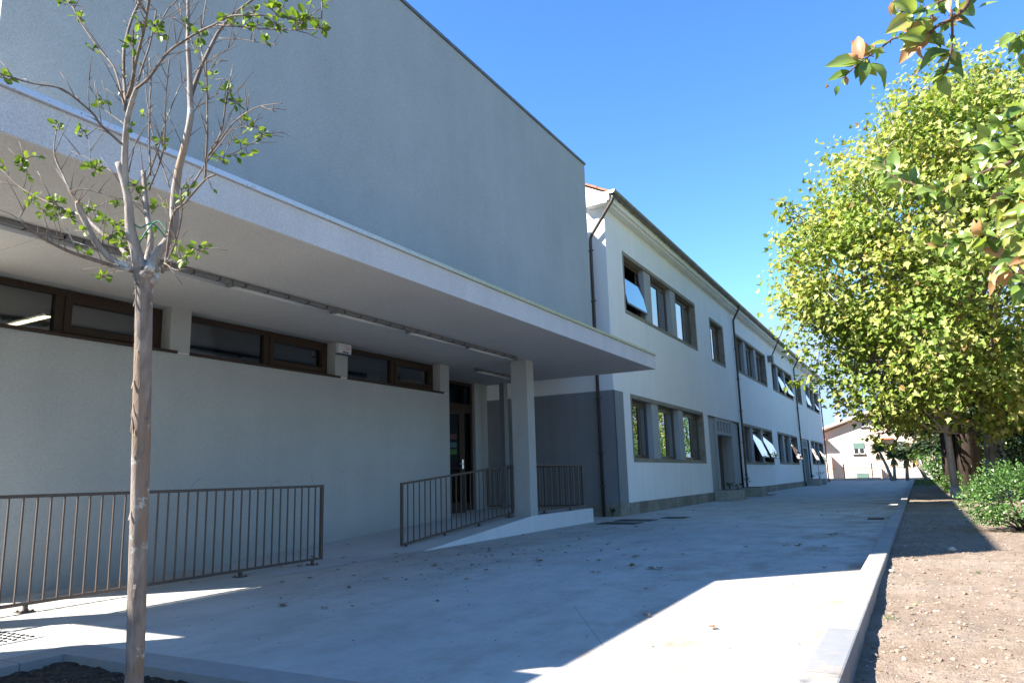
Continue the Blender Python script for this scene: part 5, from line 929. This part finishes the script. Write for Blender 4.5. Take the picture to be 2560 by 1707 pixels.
# collar of scar tissue at the fork
fk=Vector(LT_FORK)
for k in range(16):
    a=random.uniform(0,6.28); r=random.uniform(.014,.034); s=random.uniform(.008,.019); c=fk+Vector((r*math.cos(a),r*math.sin(a),random.uniform(-.035,.035)))
    thick.tube([c-Vector((0,0,s)),c-Vector((0,0,s*.5)),c+Vector((0,0,s*.5)),c+Vector((0,0,s))],[s*.3,s,s*.9,s*.2],7)
part(thick,'main_branches',M['myrtle_limb'],YT); part(thin,'twigs',M['myrtle_twig'],YT)
Ps=[];Ds=[];Ns=[];Ss=[]; tw=MB()
for x,y,z,r,n_,an in LT_CLUSTER:
    c=Vector((x,y,z))
    if an: 
        a=Vector(an); tw.tube([a,(a+c)/2+Vector((0,0,.005)),c],[.002,.0016,.0012],4)
    for k in range(int(n_*1.45+.5)):
        o=Vector(RNG.standard_normal(3))*r*.42; o.z*=.8; p=c+o*.6; d=o.normalized()+Vector((0,0,.25))+Vector(RNG.standard_normal(3))*.35
        Ps.append(p);Ds.append(d);Ns.append(Vector(RNG.standard_normal(3))*.6+Vector((0,0,.8))); Ss.append(random.uniform(.018,.030))
        tw.tube([c,p],[.0012,.0009],3,cap=False)
part(tw,'leaf_stalks',M['myrtle_twig'],YT)
o=leaf_cloud('foliage',np.array(Ps),np.array(Ds),np.array(Ns),np.array(Ss),'oval',M['myrtle_leaf'],YT,fold=.3,curl=.15,width=1.25); o.location=-YL
b=MB(); f=Vector((-2.269,1.525,1.899))
b.tube(smooth([(-2.306,1.488,1.912),(-2.282,1.463,1.949),(-2.244,1.476,1.924),(-2.232,1.513,1.949),(-2.207,1.550,1.899)]),.0025,6); b.tube(smooth([(-2.294,1.500,1.862),(-2.269,1.513,1.924),(-2.244,1.538,1.968),(-2.201,1.550,1.918)]),.0025,6)
tag(b.build('cord',M['twine']),'loop of green cord tied among the branches of the young tree','cord')
# ================= plum branches, foreground right =================
PT=empty('plum_tree',(2.2,.6,.05)); tag(PT,'plum tree whose near green and orange leaves hang in at the top right','tree')
b=MB(); b.tube(smooth([(2.2,.6,-.05),(2.15,.7,.8),(2.1,.75,1.5),(1.9,.9,2.1),(1.7,1.1,2.8)]),[.09-.045*i/16 for i in range(17)],12)
b.tube(smooth([(2.1,.75,1.5),(1.7,1.3,1.75),(1.2,1.8,1.9),tuple(PLUM_BRANCH[4][0][0])]),[.04-.03*i/12 for i in range(13)],8)
b.tube(smooth([(1.9,.9,2.1),(1.3,1.5,2.8),(.8,2.0,3.0),tuple(PLUM_BRANCH[0][0][0])]),[.04-.03*i/12 for i in range(13)],8)
for q_,i in enumerate((7,8,9,10,11,12,13,14)):
    S_=Vector((1.75,1.25,1.74)).lerp(Vector((.75,2.0,1.9)),.12*q_); b.tube(smooth([tuple(S_),tuple((S_*1.2+Vector(PLUM_BRANCH[i][0][0])*.8)/2+Vector((random.uniform(-.1,.1),.05,random.uniform(-.05,.12)))),tuple(PLUM_BRANCH[i][0][0])]),[.010-.004*k/8 for k in range(9)],6)
part(b,'trunk',M['plum_bark'],PT)
b=MB()
for L,w0,w1 in PLUM_BRANCH:
    pts=smooth(L,4); b.tube(pts,[w0+(w1-w0)*i/(len(pts)-1) for i in range(len(pts))],7)
    for i in range(1,len(pts)-1):
        if random.random()<.5: b.tube([pts[i],pts[i]+Vector(RNG.standard_normal(3)).normalized()*.012],[w1*1.2,w1*.7],5)
part(b,'twigs',M['plum_bark'],PT)
def bigleaf(mbs,A,T,w_,tone):
    A=Vector(A);T=Vector(T); d=T-A; L=d.length; u=d.normalized(); sun=Vector((-.54,-.54,.65)); nrm=(Vector(RNG.standard_normal(3))*.42+sun*.35+Vector((-.1,-.9,.0))).normalized(); x=u.cross(nrm).normalized(); z=x.cross(u)
    nl=8; curl=random.uniform(-.1,.28); tw_=random.uniform(-.5,.5); fold=random.uniform(.15,.5); vs=[]; fs=[]
    for i in range(nl+1):
        t=i/nl; hw=w_*L*.62*(math.sin(PI*min(1,t*1.02)**.8)**.9 if 0<t<1 else 0); hw=max(hw,.0004); hw*=1+.05*math.sin(i*2.9)
        c=A+u*L*t+z*(math.sin(PI*t)*curl*L-.06*L*t); a=tw_*t; xx=x*math.cos(a)+z*math.sin(a); zz=z*math.cos(a)-x*math.sin(a)
        for s in (-1,-.5,0,.5,1): vs.append(c+xx*hw*s+zz*abs(s)*hw*fold)
    for i in range(nl):
        for j in range(4): fs.append((i*5+j,i*5+j+1,(i+1)*5+j+1,(i+1)*5+j))
    mbs[tone].add(vs,fs,True); mbs[3].tube([A-u*.006,A,A+u*L*.25],[.0012,.001,.0006],4)
mbs=[MB() for _ in range(4)]
for l in PLUM_LEAF: bigleaf(mbs,l[:3],l[3:6],l[6]*1.12,int(l[7]))
# extra leaves along branches
for bi,(L,w0,w1) in enumerate(PLUM_BRANCH):
    pts=smooth(L,5)
    for i in range(2,len(pts)):
        for k in range(3 if bi in (4,6,7,8,9,10,11,12,13,14) else 1):
            if random.random()<(.68 if bi>3 else .4):
                d=Vector(RNG.standard_normal(3)).normalized()*.7+Vector((-.25,0,-.35)); T=pts[i]+d.normalized()*random.uniform(.034,.058); tone=random.choices([0,1,2],[6,5,.4] if bi!=11 else [3,4,3])[0]; bigleaf(mbs,pts[i],T,.34,tone)
for m_,nm_,mt in zip(mbs,('green_leaves','olive_leaves','orange_leaves','leaf_stalks'),('plum_green','plum_olive','plum_orange','plum_bark')): part(m_,nm_,M[mt],PT)
# ================= generic broadleaf tree =================
def tree(name,base,trunk_pts,tr_r,blobs,ncl,per,ls,leafmat,barkmat,label,branchmat=None,shape='maple',clr=.45,droop=.5,nlimb=40,sprigs=(),bias=.5,group=None,cat='tree'):
    e=empty(name,base); B0=Vector(base); tp=smooth(trunk_pts,5)
    b=MB(); n_=len(tp); b.tube([p-B0 for p in tp],[tr_r[0]+(tr_r[1]-tr_r[0])*i/(n_-1) for i in range(n_)],14); b.build('trunk',M[barkmat],e)
    vol=np.array([bl[3]*bl[4]*bl[5] for bl in blobs])**.8; cen=[]; dirs=[]
    while len(cen)<ncl:
        k=RNG.choice(len(blobs),p=vol/vol.sum()); bl=blobs[k]; d=RNG.standard_normal(3); d/=np.linalg.norm(d)
        r=bias+(1-bias)*RNG.random()**.5; lum=1+.42*noise.noise(Vector(d*2.3)+Vector((k*7,0,0)))+.26*noise.noise(Vector(d*5)+Vector((k*3,1,0)))
        p=np.array(bl[:3])+d*r*lum*np.array(bl[3:6])
        # keep mostly those outside other blobs' cores
        ok=True
        for j,b2 in enumerate(blobs):
            if j!=k:
                q=(p-np.array(b2[:3]))/np.array(b2[3:6])
                if q@q<.35: ok=False;break
        if ok and p[2]>1.2: cen.append(p); dirs.append(d)
    for s in sprigs: cen.append(np.array(s[:3])); dirs.append(np.array([-.5,-.3,-.3]))
    cen=np.array(cen); dirs=np.array(dirs)
    limb=MB(); tpv=np.array([list(p) for p in tp])
    for i in range(nlimb+len(sprigs)):
        c=cen[RNG.integers(0,len(cen))] if i<nlimb else np.array(sprigs[i-nlimb][:3])
        # start at trunk lower than the target
        zt=c[2]-np.linalg.norm(c[:2]-tpv[-1][:2])*.55; j=int(np.argmin(abs(tpv[:,2]-zt))); j=max(j,int(len(tp)*.35)); s=tpv[j]; md=(s+c)/2+np.array([0,0,.08*np.linalg.norm(c-s)]); L=np.linalg.norm(c-s)
        pts=smooth([s,s+(md-s)*.5+np.array([0,0,.15]),md,md+(c-md)*.55+RNG.standard_normal(3)*.12,c],3); r0=min(.012*L+.012,tr_r[1]*.8); m_=len(pts)
        limb.tube([p-B0 for p in pts],[r0+(.007-r0)*(k/(m_-1))**.7 for k in range(m_)],6)
        for q in range(5):
            k=random.randint(m_//2,m_-2); near=cen[np.argmin(((cen-np.array(pts[k]))**2).sum(1)+RNG.random(len(cen))*3)]; limb.tube([pts[k]-B0,(pts[k]+Vector(near))/2-B0+Vector((0,0,.05)),Vector(near)-B0],[.012,.009,.004],4)
    if branchmat:
        fr=np.where((dirs@np.array([-.35,-.93,.05]))>.45)[0]
        for i in range(34):
            a=int(RNG.choice(fr)); c=cen[a]+dirs[a]*.22; s=tpv[max(int(len(tp)*.3),int(np.argmin(abs(tpv[:,2]-(c[2]-1.5-1.5*RNG.random())))))]; L=np.linalg.norm(c-s)
            md=s+(c-s)*.5+dirs[a]*L*.12+np.array([0,0,-.2]); q1=s+(c-s)*.78+dirs[a]*L*.10
            side=np.cross(dirs[a],[0,0,1]); side/=np.linalg.norm(side)+1e-6; c=c+side*RNG.uniform(-1.2,1.2)+np.array([0,0,RNG.uniform(-.3,.5)])
            pts=smooth([s,md,q1,c],6); m_=len(pts); limb.tube([p-B0 for p in pts],[.045*(1-k/(m_-1))**1.0+.010 for k in range(m_)],6)
            for q in range(4):
                k=random.randint(m_//2,m_-2); e1=pts[k]+Vector(RNG.standard_normal(3)).normalized()*random.uniform(.4,.9); limb.tube([pts[k]-B0,(pts[k]+e1)/2-B0+Vector((0,0,.06)),e1-B0],[.013,.010,.006],4)
    limb.build('branches',M[branchmat or barkmat],e)
    n_=len(cen)*per; idx=np.repeat(np.arange(len(cen)),per); off=RNG.standard_normal((n_,3))*np.array([clr,clr,clr*.75]); 
    small=np.array([1.0]*(len(cen)-len(sprigs))+[s[3] for s in sprigs]); off*=small[idx][:,None]
    kp=RNG.random(n_)<np.minimum(1,small[idx]**.8*(1.0)); kp|=small[idx]>=1; idx=idx[kp]; off=off[kp]; n_=len(idx)
    P=cen[idx]+off-np.array(base); Dd=dirs[idx]*.5+rand_dirs(n_)*.8+np.array([0,0,-droop]); Nn=rand_dirs(n_)*.65+np.array([-.35,-.35,.75])
    leaf_cloud('foliage',P,Dd,Nn,ls*RNG.uniform(.6,1.25,n_),shape,M[leafmat],e,fold=.18,curl=.12)
    return tag(e,label,cat,group=group)
blobs=[(2.1,24.0,9.0,3.3,3.6,3.4),(.3,21.8,6.6,3.1,3.0,2.9),(1.6,22.3,5.0,3.8,3.2,2.9),(-.9,21.6,6.4,1.9,2.2,2.0),(3.8,24.5,6.5,3.6,4.2,4.4),(.7,22.6,8.6,2.1,2.6,2.3),(-.2,22.3,3.9,1.7,1.9,1.5),(2.6,24.8,11.0,2.1,2.5,1.6),(1.6,23.0,2.9,2.6,1.8,1.0),(.2,23.0,2.9,1.2,1.4,.9)]
sprigs=[(-2.45,20.5,8.15,.6),(-2.35,20.6,7.9,.5),(-2.9,20.5,5.3,.4),(-2.75,20.9,4.45,.5),(-2.3,21.2,4.0,.9),(-2.45,21.1,4.3,.8),(-2.0,21.4,3.7,.8),(-1.75,21.6,3.9,.8),(-1.9,21.5,4.2,.9),(-1.6,21.6,3.3,.3),(-1.45,22.1,2.75,.35),(-1.2,22.2,2.35,.3),(-.9,22.3,2.2,.35),(-2.85,20.6,6.6,.5)]+[(-2.77,21.17,3.40,0.35),(-2.53,21.30,3.44,0.5),(-2.26,21.48,3.27,0.6),(-1.95,21.62,3.37,0.7),(-1.85,21.75,3.04,0.5),(-1.84,21.65,3.53,0.8),(-1.76,21.86,2.75,0.4),(-1.65,21.98,2.46,0.3),(-1.48,21.99,2.87,0.5),(-1.21,22.35,1.88,0.3),(-0.96,22.50,1.79,0.35),(-1.29,22.19,2.43,0.5),(-0.66,22.71,1.59,0.45),(-2.50,20.28,8.32,0.3),(-2.33,20.41,8.10,0.4),(-2.50,20.38,7.84,0.35),(-2.67,20.41,7.25,0.4)]
tree('plane_tree',(1.95,26.0,.1),[(1.95,26.0,0),(1.98,26.0,1.5),(2.05,25.8,3),(2.1,25.4,5),(2.1,25,7.5),(2.2,24.8,10)],(.30,.07),blobs,2100,33,.145,'plane_leaf','plane_bark','large plane tree with yellow green leaves over the dirt bed','pale_branch',sprigs=sprigs,nlimb=95,clr=.30)
# darker companions behind
def conifer(name,base,h,r,label,n=4500,tr=.3,zlow=2.0):
    e=empty(name,base); b=MB(); b.tube([(0,0,-.1),(.05,0,h*.4),(0,0,h)],[tr,tr*.7,.03],12)
    b.build('trunk',M['dark_bark'],e); lb=MB(); Ps=[];Ds=[]
    for k in range(150):
        z=zlow+(h-zlow)*random.random()**1.0; L=r*(1-(z-zlow)/(h-zlow))**.7*random.uniform(.6,1.05)+.2; a=random.uniform(0,6.28); tip=(math.cos(a)*L,math.sin(a)*L,z-L*.18); lb.tube([(0,0,z),(tip[0]*.5,tip[1]*.5,z+.05*L),tip],[.035,.022,.006],4)
        for j in range(n//150):
            t=random.uniform(.25,1.05); Ps.append((tip[0]*t+random.gauss(0,.12),tip[1]*t+random.gauss(0,.12),z-(L*.18)*t+random.gauss(0,.1))); Ds.append((math.cos(a)+random.gauss(0,.5),math.sin(a)+random.gauss(0,.5),-.5+random.gauss(0,.4)))
    lb.build('branches',M['dark_bark'],e); leaf_cloud('foliage',np.array(Ps),np.array(Ds),rand_dirs(len(Ps)),.34*RNG.uniform(.6,1.2,len(Ps)),'lance',M['conifer_leaf'],e)
    return tag(e,label,'tree')
conifer('cypress_tree',(.98,31.5,.0),9,2.0,'dark conifer with a reddish trunk left of the lamp post',5000,.30,2.6)
conifer('cypress_tree',(1.55,31.0,.0),10,2.4,'dark conifer with a thick ridged trunk between lamp post and plane tree',6000,.42,2.9)
conifer('cypress_tree',(1.35,36.0,.0),11,2.6,'tall dark conifer behind the other two conifers',6000,.35,2.0)
bush('laurel_bush',(1.35,44,.0),1.35,1.8,1.75,6000,.15,M['bush_leaf'],'tall light green laurel bush between the yuccas and the conifers','bush',shell=.6)
bush('hedge',(4.6,33,.0),3.2,3.5,2.3,9000,.15,M['hedge_leaf'],'big dark hedge behind the round shrub at the right edge','hedge',shell=.6)
bush('hedge',(3.3,24.0,.0),1.3,1.5,1.15,4500,.10,M['conifer_leaf'],'dark low hedge right of the plane tree trunk','hedge',shell=.6)
bush('round_shrub',(1.20,12.75,.06),.70,.62,.50,7500,.044,M['bush_leaf'],'bright green round shrub in the dirt bed at the right edge','shrub',shell=.5,lump=.3,zmin=.15)
bush('low_shrub',(.95,31.0-1.5,.05),.35,.5,.35,700,.09,M['bush_leaf'],'small green shrub at the foot of the reddish conifer trunk','shrub')
bush('background_tree',(2.6,48,.0),1.9,2.2,4.6,7500,.20,M['plane_leaf'],'tall light green tree behind the laurel bush and the lamp post','tree',shell=.5)
bush('background_tree',(5.2,60,.0),2.6,2.8,5.0,7000,.24,M['bush_leaf'],'tall green tree far behind the conifer trunks','tree',shell=.5)
bush('background_tree',(9,52,.0),5,5,4.5,9000,.3,M['hedge_leaf'],'big dark leafy tree far behind the plane tree at the right','tree',shell=.7)
bush('background_tree',(-.2,84,.0),3.2,3,4.2,5000,.32,M['conifer_leaf'],'dark tree rising behind the pink house roof','tree',shell=.7)
# trees across the yard, right of the camera, seen in the window glass
for (x,y,r,h,lb_) in ((9,15,3.2,3.4,'broad dark green tree standing off the right edge of the photo beside the bush'),(7.5,5,2.6,3.0,'dark green tree off the right edge nearest the camera'),(8,36,3.5,4.4,'tall dark green tree behind the hedge on the right')):
    bush('garden_tree',(x,y,0),r,r,h,6500,.24,M['hedge_leaf'],lb_,'tree',shell=.7)
# ================= fallen leaves =================
def dry_leaf_mesh(seed):
    rg=random.Random(seed); b=MB(); S=.055; sh=[(0,-.02),(.26,-.10),(.30,.12),(.56,.30),(.27,.48),(.22,.62),(0,1)]
    out=[(u,v) for u,v in sh]+[(-u,v) for u,v in reversed(sh[1:-1])]
    ca=rg.uniform(1.2,2.6); cb=rg.uniform(-.8,.8); vs=[]
    def bend(u,v): return (u*S*1.1,(v-.4)*S,S*(.10+ca*.45*u*u+cb*.25*(v-.4)**2+abs(.25*(v-.4)*cb)+rg.uniform(0,.06)))
    vs=[bend(0,.3)]+[bend(u,v) for u,v in out]; n=len(out)
    b.add(vs,[(0,i+1,(i+1)%n+1) for i in range(n)]); b.tube([(0,-.42*S,.06*S),(.1*S,-.9*S,.15*S)],.0012,4); return b
protos=[]
for k in range(4):
    o=dry_leaf_mesh(k).build('fallen_leaf',M['dry_leaf']); protos.append(o)
LLAB='curled dry brown leaf lying on the pavement'; LGRP='fallen leaves scattered over the pavement'
BIG=['large curled leaf, leftmost of three together on the middle of the shaded pavement','large curled leaf, middle one of three on the shaded pavement','dark curled leaf, rightmost of three on the shaded pavement','big greenish curled leaf, left one of a close pair left of the kerb grate','big curled leaf standing up, nearest the drain grate by the kerb','smaller curled leaf just behind the close pair left of the kerb grate','lone brown leaf in the sunlit pavement, lower left of two','lone reddish leaf in the sunlit pavement near the kerb','curled green leaf standing up on the far shaded pavement','curled leaf beside the green one on the far shaded pavement','brown leaf at the foot of the grey wall between the railings']
spots=[]
while len(spots)<170:
    if random.random()<.6: x=random.gauss(-5.3,1.1); y=random.gauss(8.6,1.5)
    else: x=random.uniform(-6.6,-.9); y=random.uniform(4.5,30)
    if x>-.75 or x<-8 or (x<-6.6 and y>9) or y<3.4: continue
    spots.append((x,y,random.uniform(.5,1.15)))
spots+=[(-3.0,8.15,1.7),(-2.75,8.1,1.6),(-2.65,8.12,1.3),(-1.75,10.9,1.6),(-1.6,10.9,1.4),(-1.58,11.1,1.2),(-1.9,5.45,.8),(-1.35,5.2,1.0),(-1.36,12.8,1.5),(-1.3,12.9,1.4),(-7.6,7.9,1.2)]
for i,(x,y,s) in enumerate(spots):
    o=protos[i] if i<4 else protos[i%4].copy()
    if i>=4: link(o)
    z=.004+(rz(x,y) if x<-6.65 and y>6.6 else 0)
    o.location=(x,y,z); o.rotation_euler=(random.uniform(-.15,.15),random.uniform(-.15,.15),random.uniform(0,6.28)); s*=1.15; o.scale=(s,s,s*random.uniform(.6,1.1)); 
    if i>=170: lb=BIG[i-170]
    elif x<-6.0 and y<9.5: lb='small dry brown leaf on the pavement near the two railings'
    elif x<-4.4 and y<11.5: lb='dry brown leaf in the scatter of leaves in front of the ramp'
    elif y>18: lb='dry leaf on the far shaded pavement beside the white building'
    elif x>-2.2: lb='dry leaf lying on the pavement close to the long kerb'
    else: lb='dry curled leaf on the open middle of the shaded pavement'
    tag(o,lb,'leaf',LGRP)
# leaf crumbs
n=2600; xs_=np.where(RNG.random(n)<.55,RNG.normal(-5.3,1.2,n),RNG.uniform(-7,-.7,n)); ys_=np.where(RNG.random(n)<.5,RNG.normal(8.3,1.9,n),RNG.uniform(3.3,32,n)); ok=(ys_>3.3)&(xs_<-.7)&(xs_>-6.6)
P=np.stack([xs_[ok],ys_[ok],np.full(ok.sum(),.006)],1); n=len(P)
d=rand_dirs(n)*np.array([1,1,.15]); tag(leaf_cloud('leaf_litter',P,d,rand_dirs(n)*.4+np.array([0,0,1]),RNG.uniform(.008,.03,n),'lance',M['litter']),kind='stuff')
# grass at the far end of the dirt bed + sparse tufts
n=6000; xg=RNG.uniform(-.38,5,n); yg=40+17*RNG.random(n)**.8; P=np.stack([xg,yg,np.full(n,.08)],1); d=rand_dirs(n)*np.array([.5,.5,0])+np.array([0,0,1]); tag(leaf_cloud('lawn_grass',P,d,rand_dirs(n),RNG.uniform(.04,.10,n),'blade',M['lawn'],width=2.5),kind='stuff')
P=[];
for (x,y) in ((.62,6.0),(.18,4.05),(.75,5.1),(-.28,5.6),(.35,8.0),(.9,7.2),(.1,3.2)):
    for k in range(22): P.append((x+random.gauss(0,.03),y+random.gauss(0,.03),dz(x,y)))
P=np.array(P); n=len(P); d=rand_dirs(n)*np.array([.8,.8,0])+np.array([0,0,.7]); tag(leaf_cloud('dirt_weeds',P,d,rand_dirs(n),RNG.uniform(.015,.04,n),'blade',M['lawn'],width=2),kind='stuff')
# mass of dry twigs/leaves on dirt
n=1500; xg=-.36+4*RNG.random(n); yg=3+26*RNG.random(n)**1.3; P=np.stack([xg,yg,np.array([dz(a,c)+.006 for a,c in zip(xg,yg)])],1); d=rand_dirs(n)*np.array([1,1,.1]); tag(leaf_cloud('dirt_litter',P,d,rand_dirs(n)*.5+np.array([0,0,1]),RNG.uniform(.01,.04,n),'lance',M['litter']),kind='stuff')
